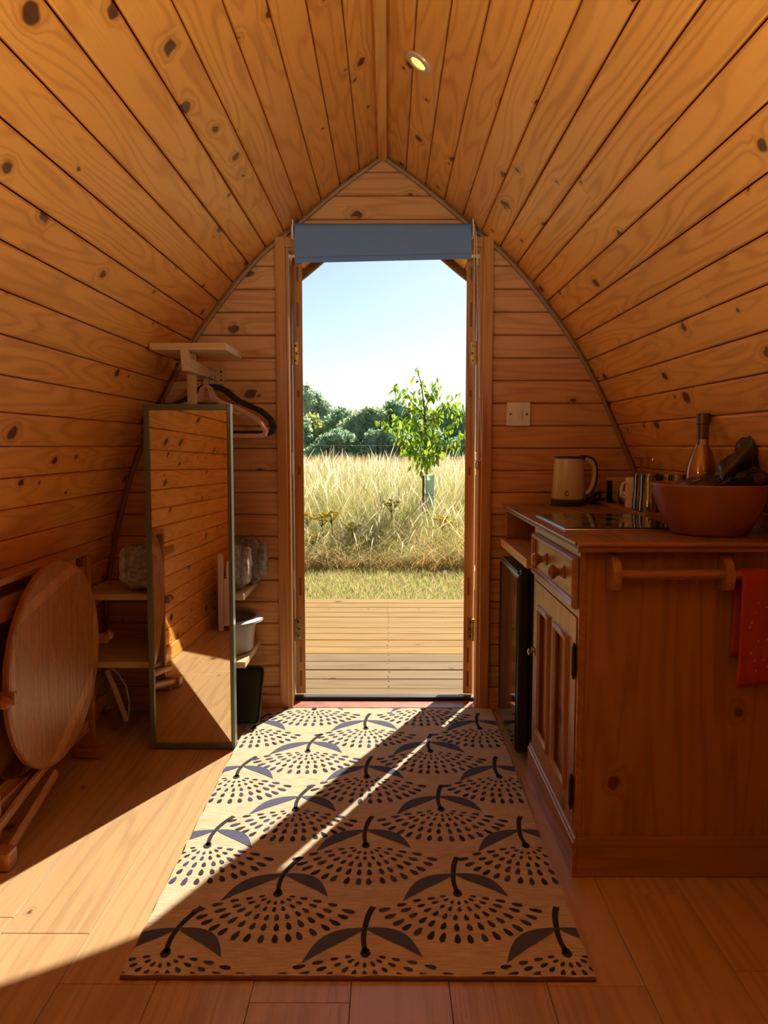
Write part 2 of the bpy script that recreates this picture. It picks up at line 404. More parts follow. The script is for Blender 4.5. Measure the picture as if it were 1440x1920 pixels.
# floor ------------------------------------------------------------
b = B(); b.box(-1.16, 1.12, YB-.06, D+.06, -.09, -.012)
fo = tag(b.done('floor', M['back']), 'oak laminate floor of long planks', 'floor', kind='structure')
PW = .182; xs0 = fl(655, 1900).x
rf = random.Random(5); k0 = math.floor((-1.082-xs0)/PW)
for k in range(k0, 14):
    xa, xb = max(xs0+k*PW, -1.078), min(xs0+(k+1)*PW, 1.038)
    if xb-xa < .02: continue
    y = YB-rf.uniform(.1, 1.1)
    if k == -1: y = fl(560, 1880).y-1.28*2
    while y < D:
        ya, yb = max(y, YB+.002), min(y+1.28, D-.002); y += 1.28
        if yb-ya < .03: continue
        b = B(); b.box(xa+.0006, xb-.0006, ya+.0006, yb-.0006, -.012, 0, .0006, 1); b.done('plank', M['floor'], fo)
for nm, x0, x1, y0, y1, lab in (('baseboard_front', -1.07, -.405, D-.014, D-.0005, 'pine skirting under the shelves on the door wall'),
        ('baseboard_right', .38, 1.02, D-.014, D-.0005, 'pine skirting on the door wall behind the fridge')):
    b = B(); b.box(x0, x1, y0, y1, 0, .055, .003); tag(b.done(nm, M['pine_x']), lab, 'baseboard', kind='structure')
b = B(); b.box(-1.078, -1.062, YB+.002, D-.016, 0.001, .07, .003)
tag(b.done('baseboard_left', M['pine']), 'pine skirting along the wall behind the folded table', 'baseboard', kind='structure')

# door frame, doors, threshold --------------------------------------
b = B(); b.box(DX0-.020, DX0, D-.004, D+.065, 0, DZ+.02, .002); b.box(DX1, DX1+.020, D-.004, D+.065, 0, DZ+.02, .002)
b.box(DX0, DX1, D-.004, D+.065, DZ, DZ+.02, .002)
jf = tag(b.done('door_frame', M['frame_z']), 'orange pine door lining around the open doorway', 'door frame', kind='structure')
for x0, x1 in ((DX0-.047, DX0-.010), (DX1+.010, DX1+.047)):
    b = B(); b.box(x0, x1, D-.018, D-.0005, 0, DZ+.045, .004); b.done('casing', M['frame_z'], jf)
b = B(); b.box(DX0-.010, DX1+.010, D-.018, D-.0005, DZ+.010, DZ+.045, .004); b.done('casing', M['frame_x'], jf)
HY = D+.083; LW = .335
for n, side, px in ((1, -1, DX0+.004), (2, 1, DX1-.004)):
    lab = 'open door leaf with tenoned edge '+('beside the clothes rail' if side < 0 else 'beside the blind chain')
    dr = thing('door_%d' % n, (px, HY, 0), lab, 'door', kind='structure')
    Mx = Matrix.Translation((px, HY, 0)) @ Matrix.Rotation(R(-side*(10.5 if side < 0 else 9.5)), 4, 'Z')
    zb, zt = .03, DZ-.006; th = .036; s = -side           # thickness grows towards the opening centre
    def LB(): x = B(); x.M = Mx; return x
    def bx(q, u0, u1, v0, v1, z0, z1, bev=.002): return q.box(min(s*u0, s*u1), max(s*u0, s*u1), v0, v1, z0, z1, bev)
    for v0, v1 in ((0, .07), (LW-.07, LW)): bx(LB(), 0, th, v0, v1, zb, zt).done('stile', M['frame_z'], dr)
    for z0, z1 in ((zb, zb+.19), (.42, .50), (.88, .97), (zt-.11, zt)): bx(LB(), .001, th-.001, .0705, LW-.0705, z0, z1).done('rail', M['frame_x'], dr)
    for z0, z1 in ((zb+.191, .419), (.501, .879), (.971, zt-.111)): bx(LB(), .011, .025, .0705, LW-.0705, z0, z1, .0).done('panel', M['frame_z'], dr)
    for z0, z1 in ((.06, .12), (.155, .215), (.42, .49), (.885, .915), (1.18, 1.205), (1.44, 1.53), (1.61, 1.66)):
        bx(LB(), .014, .022, -.0012, .004, z0, z1, 0).done('tenon', M['tenon'], dr)
    for z0 in (.245, 1.30):
        q = bx(LB(), .004 if side > 0 else .002, .020, -.0022, .001, z0, z0+.085, .0006)
        hg = q.done('hinge', M['brass'], dr)
        q = LB()
        for k in range(3): q.lathe([(.0042, -.004), (.0042, -.0028), (.002, -.0022)], (s*(.012 if k % 2 else .008), 0, z0+.015+k*.028), 8, 'Y')
        q.done('screw', M['iron'], hg)
        q = LB(); q.lathe([(.0075, z0), (.0075, z0+.085)], (s*-.002, -.010, 0), 10); q.done('hinge_pin', M['brass'], hg)
b = B(); b.box(DX0, DX1, D-.004, D+.075, -.03, .006, .003)
tag(b.done('sill', M['sill']), 'red brown timber door sill under the doorway', 'sill', kind='structure')
b = B(); b.box(DX0-.01, DX1+.01, D+.076, D+.112, -.03, .020, .006); th_ = b.done('threshold', M['rubber'])
tag(th_, 'black weather bar across the doorway threshold', 'threshold', kind='structure')

# ------------------------------------------------------------------ roller blind with bead chain
YBL = 2.798
rbn = thing('roller_blind', (XC, YBL, 1.72), 'rolled-up roller blind coloured blue by lens haze above the open doorway', 'blind')
m = N('blind_fabric_veil_blue'); tc = m.n('TexCoord').outputs['Object']
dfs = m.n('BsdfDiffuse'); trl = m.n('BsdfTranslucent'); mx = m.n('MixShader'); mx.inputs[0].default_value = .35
nn = m.noise(tc, 300, 2); cc = m.mix(nn, (.22, .40, .78), (.27, .47, .86))  # blue lens veil painted into the fabric colour
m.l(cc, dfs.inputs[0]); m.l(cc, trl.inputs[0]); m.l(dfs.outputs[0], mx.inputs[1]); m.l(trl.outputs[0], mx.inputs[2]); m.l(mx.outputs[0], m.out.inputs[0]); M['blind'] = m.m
bx0, bx1 = wl(548, 440, YBL-.03).x, wl(888, 440, YBL-.03).x
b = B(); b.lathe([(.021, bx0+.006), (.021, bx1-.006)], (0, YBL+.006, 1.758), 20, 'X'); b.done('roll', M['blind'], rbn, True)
b = B(); pts0 = [(YBL+.006+.0225*math.cos(a), 1.758+.0225*math.sin(a)) for a in np.linspace(R(80), R(180), 8)]
zl = wl(548, 494, YBL).z; zr = wl(888, 486, YBL).z
ring = []
for t in (0, 1):
    x = (bx0+.006, bx1-.006)[t]; zb = (zl, zr)[t]+.012
    ring.append([(x, y, z) for y, z in pts0]+[(x, YBL-.0165, zb)]+[(x, YBL-.0155, zb)]+[(x, y+.001, z) for y, z in reversed(pts0)])
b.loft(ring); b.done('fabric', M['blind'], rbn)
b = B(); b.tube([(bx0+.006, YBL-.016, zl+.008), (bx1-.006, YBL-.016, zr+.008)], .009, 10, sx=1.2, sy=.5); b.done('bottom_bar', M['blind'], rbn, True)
for x in (bx0, bx1):
    s_ = 1 if x > 0 else -1
    b = B(); b.box(x-.002, x+.002, YBL-.02, D-.02, 1.73, 1.79, .0015); b.box(x-.002 if s_ > 0 else x-.012, x+.012 if s_ > 0 else x+.002, D-.021, D-.0185, 1.735, 1.785, .001)
    b.lathe([(.017, x), (.017, x+s_*.006), (.006, x+s_*.009)], (0, YBL+.006, 1.758), 14, 'X')
    b.done('bracket', M['white'], rbn)
ch0, ch1 = wl(888, 600, YBL).x, wl(903, 800, YBL).x; zc0 = wl(896, 868, YBL).z
b = B()
def strand(p0, p1, n):
    for i in range(n):
        p = p0.lerp(p1, i/(n-1)); b.lathe([(.0004, -.0022), (.0020, -.001), (.0020, .001), (.0004, .0022)], p, 6)
cpL = [Vector((ch0, YBL, 1.75)), Vector((ch0+.004, YBL, zc0+.02))]; cpR = [Vector((ch0+.006, YBL, 1.75)), Vector((ch1, YBL, zc0+.02))]
strand(cpL[0], cpL[1], 150); strand(cpR[0], cpR[1], 150)
for p0, p1 in (cpL, cpR): b.tube([p0, p1], .0007, 5)
arc_ = [((cpL[1]+cpR[1])/2+Vector((-.5*(ch1-ch0-.004)*math.cos(a), 0, -.014*math.sin(a)))) for a in np.linspace(0, PI, 9)]
b.tube(arc_, .0014, 6); b.done('bead_chain', M['white'], rbn)
b = B(); xm = (cpL[1].x+cpR[1].x)/2; b.lathe([(.003, zc0+.008), (.008, zc0), (.008, zc0-.016), (.003, zc0-.026)], (xm, YBL, 0), 10); b.done('chain_weight', M['glass'], rbn, True)

# ------------------------------------------------------------------ light switch
p0, p1 = wl(950, 797, D), wl(993, 756, D); sx_, sz_ = (p0.x+p1.x)/2, (p0.z+p1.z)/2
sw = thing('light_switch', (sx_, D, sz_), 'square white light switch on the boarded wall beside the doorway', 'switch')
b = B(); b.box(sx_-.043, sx_+.043, D-.011, D-.0003, sz_-.043, sz_+.043, .003); b.done('plate', M['white'], sw)
b = B(); b.box(sx_-.013, sx_+.014, D-.0135, D-.0105, sz_-.021, sz_+.021, .001); b.done('rocker_frame', M['white'], sw)
b = B(); b.M = Matrix.Translation((sx_, D-.0135, sz_)) @ Matrix.Rotation(R(7), 4, 'X'); b.box(-.010, .011, -.003, .001, -.017, .017, .001); b.done('rocker', M['white'], sw)
for dx in (-.030, .030):
    b = B(); b.lathe([(.0038, -.0125), (.0038, -.0105)], (sx_+dx, D, sz_), 10, 'Y'); b.done('screw', M['iron'], sw)

# ------------------------------------------------------------------ ceiling downlights
def downlight(yy, hx, side, label):
    zc = float(np.interp(hx, _ax[::-1], _az[::-1])); s_ = float(np.interp(hx, [p.x for p in ARC], _L)); t = (arc_at(s_+.02)-arc_at(s_-.02)).normalized()
    nrm = Vector((side*t.y, 0, -t.x)) if side > 0 else Vector((-t.y, 0, -t.x)); nrm = -nrm if nrm.z > 0 else nrm
    pos = Vector((XC+side*hx, yy, zc))+nrm*.0005
    d = thing('downlight', pos, label, 'light', 'round recessed downlights in the boarded slope')
    Mx = Matrix.Translation(pos) @ nrm.to_track_quat('Z', 'Y').to_matrix().to_4x4()
    b = B(); b.M = Mx; b.lathe([(.0215, 0), (.0215, .004), (.024, .006), (.037, .0045), (.0385, .0005), (.0385, 0)], (0, 0, 0), 32, caps=False); b.done('trim_ring', M['ringm'], d, True)
    b = B(); b.M = Mx; b.lathe([(.0212, .0005), (.0205, .0035), (.002, .0042)], (0, 0, 0), 24); b.done('diffuser', M['lamp'], d, True)
    return d
M['ringm'] = plain('downlight_ring', (.62, .50, .38), .35, .2)
m = N('lamp_diffuser'); m.set((1, .9, .5), .4, Emission_Color=(1.0, .80, .12, 1), Emission_Strength=.95); M['lamp'] = m.m
downlight(2.045, .098, 1, 'round brass-rimmed downlight glowing yellow in the boarded slope near the ridge')

M['shade'] = plain('fill_shade_metal', (.70, .62, .48), .4, .2)
LY, LZ = .55, 1.12
for sg, nm in ((-1, 'mirror'), (1, 'kitchen')):  # two added lamps, out of view, that brighten the ceiling
    wx_ = XC+sg*half(LZ); cx_ = wx_-sg*.125
    ul = thing('fill_uplight', (wx_, LY, LZ), 'added unseen brass fill uplight on the sloping wall over the bed, '+nm+' side', 'fill lamp', 'added fill uplights over the bed')
    b = B(); b.lathe([(.035, -.004*sg), (.035, -.018*sg), (.02, -.024*sg)], (wx_, LY, LZ-.02), 20, 'X'); b.done('back_plate', M['shade'], ul, True)
    b = B(); b.tube([(wx_-sg*.018, LY, LZ-.02), (wx_-sg*.07, LY, LZ-.03), (cx_, LY, LZ-.012)], .006, 8); b.done('arm', M['shade'], ul, True)
    b = B(); b.lathe([(.010, -.014), (.040, -.002), (.056, .030), (.060, .060), (.057, .060), (.052, .032), (.037, .003), (.010, -.008)], (cx_, LY, LZ), 28); b.done('bowl_shade', M['shade'], ul, True)
    b = B(); b.lathe([(.010, -.004), (.012, .010), (.019, .026), (.017, .040), (.004, .047)], (cx_, LY, LZ), 16); b.done('bulb', M['lamp'], ul, True)
    ld = bpy.data.lights.new('fill_beam', 'SPOT'); ld.energy = FILL_W; ld.color = (1, .88, .60); ld.shadow_soft_size = .05; ld.spot_size = R(136); ld.spot_blend = .5
    lo_ = bpy.data.objects.new('fill_beam', ld); C.objects.link(lo_); lo_.parent = ul; lo_.location = Vector((cx_, LY, LZ+.075))-ORG[ul.name]
    lo_.rotation_euler = Vector((sg*.40, -.42, -.85)).to_track_quat('Z', 'Y').to_euler()

# ------------------------------------------------------------------ rug with woven flower motifs
RX0, RX1 = -.502, .388; RY0, RY1 = fl(670, 1838).y, fl(700, 1332).y; RZ = .009
m = N('rug_weave'); x, y, z = m.xyz()
wv = m.noise(m.vec(m.math('MULTIPLY', x, 22), m.math('MULTIPLY', y, 520), 0), 1, 2)
wv2 = m.noise(m.vec(m.math('MULTIPLY', x, 500), m.math('MULTIPLY', y, 500), 0), 1, 1)
lo = m.noise(m.vec(m.math('MULTIPLY', x, 3), m.math('MULTIPLY', y, 30), 0), 1, 2)
f = m.math('ADD', m.math('MULTIPLY', wv, .62), m.math('ADD', m.math('MULTIPLY', wv2, .22), m.math('MULTIPLY', lo, .16)))
m.set(m.mix(m.step(f, .35, .68), (.38, .285, .175), (.62, .50, .335)), .95, spec=.1)
m.bump(m.math('ADD', wv, wv2), .5, .002); M['rug'] = m.m
def inkmat(nm, c):
    m = N(nm); x, y, z = m.xyz(); wv = m.noise(m.vec(m.math('MULTIPLY', x, 300), m.math('MULTIPLY', y, 700), 0), 1, 2)
    m.set(m.mix(wv, tuple(v*.55 for v in c), tuple(v*1.5 for v in c)), .95, spec=.1); m.bump(wv, .5, .002); return m.m
M['ink'] = inkmat('rug_black', (.030, .028, .030)); M['navy'] = inkmat('rug_navy', (.075, .078, .120)); M['navy2'] = inkmat('rug_blue', (.052, .054, .10))
rug = thing('rug', ((RX0+RX1)/2, (RY0+RY1)/2, 0), 'beige flat-woven rug with dark navy leaf and fan flower motifs', 'rug')
b = B()
nx, ny = 24, 36
def redge(t): return .0012*math.sin(t*31)+.0008*math.sin(t*67+1)
top = [[b._v((RX0+(RX1-RX0)*i/nx+(redge(j/3) if i in (0, nx) else 0), RY0+(RY1-RY0)*j/ny+(redge(i/3) if j in (0, ny) else 0), RZ)) for i in range(nx+1)] for j in range(ny+1)]
for j in range(ny):
    for i in range(nx): b.face([top[j][i], top[j][i+1], top[j+1][i+1], top[j+1][i]])
rim = [top[0][i] for i in range(nx)]+[top[j][nx] for j in range(ny)]+[top[ny][i] for i in range(nx, 0, -1)]+[top[j][0] for j in range(ny, 0, -1)]
low = [b._v((v.co.x, v.co.y, .0005)) for v in rim]
for i in range(len(rim)): b.face([rim[i], rim[(i+1) % len(rim)], low[(i+1) % len(rim)], low[i]])
b.done('weave', M['rug'], rug)
M['bind'] = plain('rug_binding', (.16, .07, .05), .9, bump=.4)
for (p, q) in (((RX0, RY0), (RX1, RY0)), ((RX0, RY1), (RX1, RY1))):
    b = B(); b.tube([(p[0], p[1], .0045), (q[0], q[1], .0045)], .0045, 8); b.done('bound_end', M['bind'], rug, True)
def clip(poly):
    for ax, lim, sg in ((0, RX0+.001, 1), (0, RX1-.001, -1), (1, RY0+.004, 1), (1, RY1-.004, -1)):
        out = []
        for i in range(len(poly)):
            a, c = poly[i], poly[(i+1) % len(poly)]; da, dc = (a[ax]-lim)*sg, (c[ax]-lim)*sg
            if da >= 0: out.append(a)
            if da*dc < 0:
                t = da/(da-dc); out.append((a[0]+(c[0]-a[0])*t, a[1]+(c[1]-a[1])*t))
        poly = out
        if len(poly) < 3: return None
    return poly
def motif_polys(tilt, rr):
    """tilt: lean of the stem; returns (material index, convex polygon) in metres around the seed bulb"""
    out = []
    # stem
    ctrl = [(0, 0), (-.004*1+.10*tilt, .045), (.0+.25*tilt, .085), (.009+.55*tilt, .125), (.020+.75*tilt, .152)]
    c2 = catmull(ctrl, 6)
    for i in range(len(c2)-1):
        a, c = c2[i], c2[i+1]; t = (c-a).normalized(); n = Vector((-t.y, t.x)); w0 = .0048+.002*(i/len(c2)); w1 = .0048+.002*((i+1)/len(c2))
        out.append((0, [a+n*w0, a-n*w0, c-n*w1, c+n*w1]))
    bulb = [(.0115*math.sin(a)*(1-.25*math.cos(a)), -.004+.015*-math.cos(a)+.006) for a in np.linspace(0, 2*PI, 14, endpoint=False)]
    bulb = [(u*(1.0 if v < .004 else .75), v) for u, v in bulb]; out.append((0, bulb))
    J = Vector((.0+.2*tilt, .080))
    for sgn, tip in ((-1, Vector((-.122, -.030))), (1, Vector((.112, -.012)))):
        ax = tip-J; n = Vector((-ax.y, ax.x))*sgn*-1; L = ax.length; n.normalize()
        if n.y < 0: n = -n
        up, dn = [], []
        for k in range(0, 13):
            t = k/12; wd = math.sin(PI*t**.82)**1.05
            p = J+ax*t+n*(.016*math.sin(PI*t)); up.append(p+n*wd*.020); dn.append(p-n*wd*.017)
        out.append((1, up+dn[-2:0:-1]))
    rows = [(.030, 7, 78, .015, .0038), (.054, 9, 76, .018, .0044), (.083, 12, 74, .022, .0051), (.116, 14, 72, .026, .0058), (.153, 16, 68, .030, .0064)]
    for ri, (r, n, sp, L, wd) in enumerate(rows):
        for k in range(n):
            a = R(-sp+2*sp*k/(n-1)+rr.uniform(-1, 1)); L_ = L*rr.uniform(.88, 1.1)/2
            cx, cy = math.sin(a)*r*1.13, -math.cos(a)*r-.004
            ux, uy = math.sin(a), -math.cos(a); vx, vy = -uy, ux
            pts = []
            for q in range(8):
                th = 2*PI*q/8; e = -math.cos(th); w_ = math.sin(th)*wd*(1+.35*e); pts.append((cx+ux*e*L_+vx*w_, cy+uy*e*L_+vy*w_))
            out.append((2 if rr.random() < .5 else 0, pts))
    return out
rows_px = [(1788, (310, 685, 1063)), (1676, (521, 858)), (1586, (389, 686, 986)), (1518, (554, 827)), (1457, (443, 688, 936)), (1409, (577, 807)), (1366, (476, 686, 900)), (1330, (589, 793))]
rr = random.Random(21); my = fl(700, 1409).y
for py, pxs in rows_px:
    for px in pxs:
        c = fl(px, py, RZ)
        V, Fc, mi = [], [], []
        tilt = (-.03 if px < 600 else .02) if 0 else {True: .02, False: -.01}[px < 640]
        for im, poly in motif_polys(tilt, rr):
            pp = clip([(c.x+p[0], c.y+p[1]) for p in poly])
            if not pp: continue
            i0 = len(V); zt = RZ+.0007+.00015*im
            V += [(u-ORG['rug'].x, v-ORG['rug'].y, zt) for u, v in pp]; Fc.append(list(range(i0, i0+len(pp)))); mi.append(im)
        if not V: continue
        me = bpy.data.meshes.new('flower_motif'); me.from_pydata(V, [], Fc)
        o = link_mesh('flower_motif', me, [M['ink'], M['navy'], M['navy2']], rug)
        me.polygons.foreach_set('material_index', mi)
        bm = bmesh.new(); bm.from_mesh(me); bmesh.ops.recalc_face_normals(bm, faces=bm.faces)
        for f_ in bm.faces:
            if f_.normal.z < 0: f_.normal_flip()
        bm.to_mesh(me); bm.free()

MIRROR_YAW, MIRROR_LEAN = -.5, .8
# ------------------------------------------------------------------ mirror
MX0, MX1, MY, MH = -.783, -.503, 2.452, 1.13
mr = thing('standing_mirror', ((MX0+MX1)/2, MY, 0), 'tall narrow mirror in a grey metal frame leaning before the shelves', 'mirror')
Mx = Matrix.Translation(((MX0+MX1)/2, MY, 0)) @ Matrix.Rotation(R(MIRROR_YAW), 4, 'Z') @ Matrix.Rotation(R(-MIRROR_LEAN), 4, 'X')
hw = (MX1-MX0)/2
def LB(): q = B(); q.M = Mx; return q
for x0, x1 in ((-hw, -hw+.017), (hw-.013, hw)): LB().box(x0, x1, -.002, .034, .002, MH, .002).done('frame_side', M['mframe'], mr)
for z0, z1 in ((.002, .022), (MH-.020, MH)): LB().box(-hw+.0172, hw-.0132, -.002, .034, z0, z1, .002).done('frame_rail', M['mframe'], mr)
LB().box(-hw+.0172, hw-.0132, .005, .010, .0222, MH-.0202).done('mirror_glass', M['mirror'], mr)
LB().box(-hw+.0172, hw-.0132, .0105, .030, .0222, MH-.0202).done('backing', M['kdark'], mr)

# ------------------------------------------------------------------ wall shelves, hanging rail
def arch_board(name, z0, z1, y0, y1, x1, label, gap=.006):
    b = B(); xl = lambda z: XC-min(half(z0), half(z1))+gap
    x0 = xl(z0); b.box(x0, x1, y0, y1, z0, z1, .0015)
    return tag(b.done(name, M['paleX'], origin=((x0+x1)/2, (y0+y1)/2, z0)), label, 'shelf', 'pale wall shelves')
hs = arch_board('wall_shelf', 1.298, 1.320, 2.455, 2.715, -.512, 'pale wooden top shelf above the clothes hangers', .004)
arch_board('wall_shelf', .474, .495, 2.572, 2.836, -.490, 'pale wooden shelf carrying the rolled fluffy throws')
arch_board('wall_shelf', .252, .273, 2.526, 2.836, -.480, 'pale wooden shelf carrying the grey washing-up bowl')
rk = thing('clothes_rail', (-.645, 2.53, 0), 'pale wooden clothes rail on a slim post under the top shelf', 'clothes rail')
b = B(); b.box(-.661, -.634, 2.547, 2.5715, .474, 1.2305, .002); b.done('post', M['paleZ'], rk)
b = B()
prof = [(2.418, 1.2965), (2.432, 1.297), (2.444, 1.292), (2.452, 1.272), (2.80, 1.262), (2.838, 1.262), (2.838, 1.232), (2.70, 1.236), (2.56, 1.2315), (2.54, 1.2315), (2.46, 1.232), (2.438, 1.232), (2.428, 1.250)]
b.prism([(y, z) for y, z in prof], -.646, -.624, 'YZ'); b.done('rail', M['paleY'], rk)
b = B(); b.box(-.68, -.60, 2.836, 2.8495, 1.22, 1.28, .003); b.done('wall_block', M['paleZ'], rk)
for dz in (1.235, 1.265):
    b = B(); b.lathe([(.004, 2.8345), (.004, 2.8362)], (-.61, 0, dz), 8, 'Y'); b.done('screw', M['iron'], rk)
b = B(); b.box(-.661, -.634, 2.547, 2.5715, 1.263, 1.2975, .002); b.done('post_cap', M['paleZ'], rk)

def hanger(y, dx, mat, label, black=False, rot=0):
    X0, ZT = -.635+dx, 1.262
    h = thing('clothes_hanger', (X0, y, ZT), label, 'hanger', 'velvet clothes hangers on the pale rail')
    Mh = Matrix.Translation((X0, y, 0)) @ Matrix.Rotation(R(rot), 4, 'Z') @ Matrix.Translation((-X0, -y, 0))
    b = B(); b.M = Mh
    hook = [(X0+.022*math.sin(a), y, ZT+.004-.022+.022*math.cos(a)+.006) for a in np.linspace(R(-100), R(150), 14)]
    hook = [(X0-.018, y, ZT-.028)]+hook
    hk = [(X0-.0015+.020*math.sin(a), y, ZT-.009+.0165*math.cos(a)) for a in np.linspace(R(-110), R(120), 12)]
    hk += [(X0+.006, y, ZT-.030), (X0, y, ZT-.038), (X0, y, ZT-.062)]
    b.tube(hk, .0022, 6); b.done('hook', M['chrome'], h, True)
    b = B(); b.M = Mh; zn = ZT-.055; hwid = .205; zs = zn-.155
    r = .0075 if black else .0058
    side = []
    shp = [(.0, 0), (.012, -.012), (.028, -.045), (.05, -.058), (.09, -.072), (.13, -.090), (.168, -.112), (.195, -.138), (.206, -.160), (.202, -.172), (.190, -.175)]
    if black: shp = [(.0, 0), (.03, -.004), (.055, -.018), (.085, -.045), (.12, -.062), (.172, -.085), (.208, -.115), (.219, -.145), (.214, -.160), (.20, -.166)]
    up = [(X0+u, y, zn+v) for u, v in shp]; dn = [(X0-u, y, zn+v) for u, v in shp]
    path = up+dn[::-1][:-1]
    b.tube(path, r, 8, closed=True, sx=.75 if black else .8, sy=1.25 if black else 1.15, up=(0, 1, 0)); b.done('frame', mat, h, True)
    if not black:
        b = B(); b.M = Mh
        for s_ in (-1, 1): b.tube([(X0+s_*.010, y, zn-.018), (X0+s_*.022, y, zn-.052), (X0+s_*.058, y, zn-.058)], .0045, 8)
        b.done('neck_brace', mat, h, True)
        for s_ in (-1, 1):
            b = B(); b.M = Mh; cx = X0+s_*.108
            b.tube([(cx-.016, y, zn-.078), (cx-.010, y, zn-.094), (cx+.002, y, zn-.100), (cx+.012, y, zn-.096), (cx+.018, y, zn-.086)], .0042, 8); b.done('strap_notch', mat, h, True)
hanger(2.692, .0, M['pink'], 'blush pink velvet hanger at the front of the hanging rail', rot=-2)
hanger(2.720, .002, M['pink'], 'blush pink velvet hanger between the front pink one and the black ones', rot=-1)
hanger(2.756, .004, M['blackv'], 'black velvet hanger just behind the pink hangers', True, rot=1)
hanger(2.790, .005, M['blackv'], 'black velvet hanger hanging closest to the door wall', True, rot=-1)

# ------------------------------------------------------------------ throws, washing-up bowl, tray, dustpan
def throw(name, x0, x1, y0, y1, z0, z1, mat, label, seed, group):
    t = thing(name, ((x0+x1)/2, (y0+y1)/2, z0), label, 'throw', group)
    r2 = np.random.default_rng(seed); cy, cz = (y0+y1)/2, (z0+z1)/2; ry, rz = (y1-y0)/2, (z1-z0)/2
    nseg, nr = 60, 44; b = B(); rings = []
    ph = r2.uniform(0, 6, 8)
    for i in range(nseg+1):
        u = i/nseg; x = x0+(x1-x0)*u; e = min(u, 1-u)*nseg; k = min(1, (.55+.45*math.sqrt(min(e, 4)/4)))
        rg = []
        for j in range(nr):
            a = 2*PI*j/nr; ca, sa = math.cos(a), math.sin(a)
            q = 1/(abs(ca)**3.2+abs(sa)**3.2)**(1/3.2)
            n = 1+.03*math.sin(5*a+ph[0]+3*u)+.025*math.sin(17*u+2*a+ph[1])+.035*math.sin(29*u-3*a+ph[2])+r2.uniform(-.018, .018)
            rg.append((x+.004*math.sin(3*a+ph[3])+r2.uniform(-.0015, .0015), cy+ry*q*ca*k*n*.93, max(z0+.001, cz+rz*q*sa*k*n*.93)))
        rings.append(rg)
    b.loft(rings); body = b.done('folded_body', mat, t, True)
    # folded layers spiral showing on both ends
    for xe, sg in ((x0, -1), (x1, 1)):
        b = B(); pts = []
        for k in range(34):
            a = k/33*4.6*PI; f = .80-.62*k/33
            pts.append((xe+sg*(.003+.006*r2.random()), cy+ry*f*math.cos(a), max(z0+.014, cz+rz*f*math.sin(a)*.95)))
        b.tube(pts, [.012+.003*r2.random() for _ in pts], 8); b.done('fold_edge', mat, t, True)
    # pile tufts: short fibres over the surface
    V, Fq = [], []; me = body.data; vs = np.array([v.co for v in me.vertices]); nr_ = np.array([v.normal for v in me.vertices])
    idx = r2.integers(0, len(vs), 9000)
    p = vs[idx]+r2.normal(0, .003, (9000, 3)); n = nr_[idx]+r2.normal(0, .45, (9000, 3)); n /= np.linalg.norm(n, axis=1)[:, None]
    sidev = np.cross(n, r2.normal(0, 1, (9000, 3))); sidev /= np.linalg.norm(sidev, axis=1)[:, None]; L = r2.uniform(.005, .011, (9000, 1))
    V = np.stack([p-sidev*.0012-n*.002, p+sidev*.0012-n*.002, p+n*L], 1).reshape(-1, 3); V[:, 2] = np.maximum(V[:, 2], .001)
    o = np_mesh('pile', V, np.arange(len(V)).reshape(-1, 3), mat, t); o['kind'] = 'stuff'
throw('fluffy_throw', -.905, -.497, 2.588, 2.690, .4955, .662, M['fluff'], 'grey fluffy throw folded on the shelf, in front of the darker throw', 1, 'folded throws on the shelf')
throw('fluffy_throw', -.86, -.462, 2.722, 2.828, .4955, .668, M['fluff2'], 'darker taupe fluffy throw tucked against the door wall', 2, 'folded throws on the shelf')

wbx, wby, wbz = -.604, 2.682, .2735
wb_ = thing('washing_up_bowl', (wbx, wby, wbz), 'round grey plastic washing-up bowl with a wide lip on the shelf', 'bowl')
b = B(); b.lathe([(.012, .0), (.112, 0), (.122, .006), (.134, .118), (.131, .118), (.118, .009), (.012, .006)], (wbx, wby, wbz), 48); b.done('basin', M['greyp'], wb_, True)
b = B(); b.lathe([(.129, .116), (.134, .123), (.150, .124), (.160, .118), (.161, .110), (.158, .110), (.150, .117), (.134, .1165)], (wbx, wby, wbz), 48, caps=False); b.done('lip', M['greyp'], wb_, True)

ty0, ty1, tzt = 2.640, 2.745, .195
tr = thing('boot_tray', (-.62, 2.66, .009), 'black plastic boot tray leaning under the lower shelf on the rug', 'tray')
ang = math.atan2(tzt-.012, ty1-ty0)
Mt = Matrix.Translation((-.615, ty0, .0125)) @ Matrix.Rotation(R(-3), 4, 'Z') @ Matrix.Rotation(ang, 4, 'X')   # local Y runs up the tray, local Z is its back
tl = math.hypot(tzt-.012, ty1-ty0); hwid = .165
def rrect(w, h0, h1, r, n=5):
    out = []
    for cx, cy, a0 in ((w-r, h1-r, 0), (-w+r, h1-r, 90), (-w+r, h0+r, 180), (w-r, h0+r, 270)):
        out += [(cx+r*math.cos(R(a0+90*k/n)), cy+r*math.sin(R(a0+90*k/n))) for k in range(n+1)]
    return out
b = B(); b.M = Mt
o1, i1, i2 = rrect(hwid, 0, tl, .02), rrect(hwid-.006, .006, tl-.006, .016), rrect(hwid-.014, .014, tl-.014, .012)
b.loft([[(x, y, -.004) for x, y in rrect(hwid-.012, .012, tl-.012, .012)], [(x, y, .016) for x, y in o1], [(x, y, .018) for x, y in i1], [(x, y, .0) for x, y in i2]])
b.done('tray_body', M['blackside'], tr, True)
b = B(); b.M = Mt; b.tube([(x, y, .0175) for x, y in rrect(hwid-.003, .003, tl-.003, .018)], .0032, 8, closed=True); b.done('rim', plain('black_rim', (.05, .05, .05), .12), tr, True)

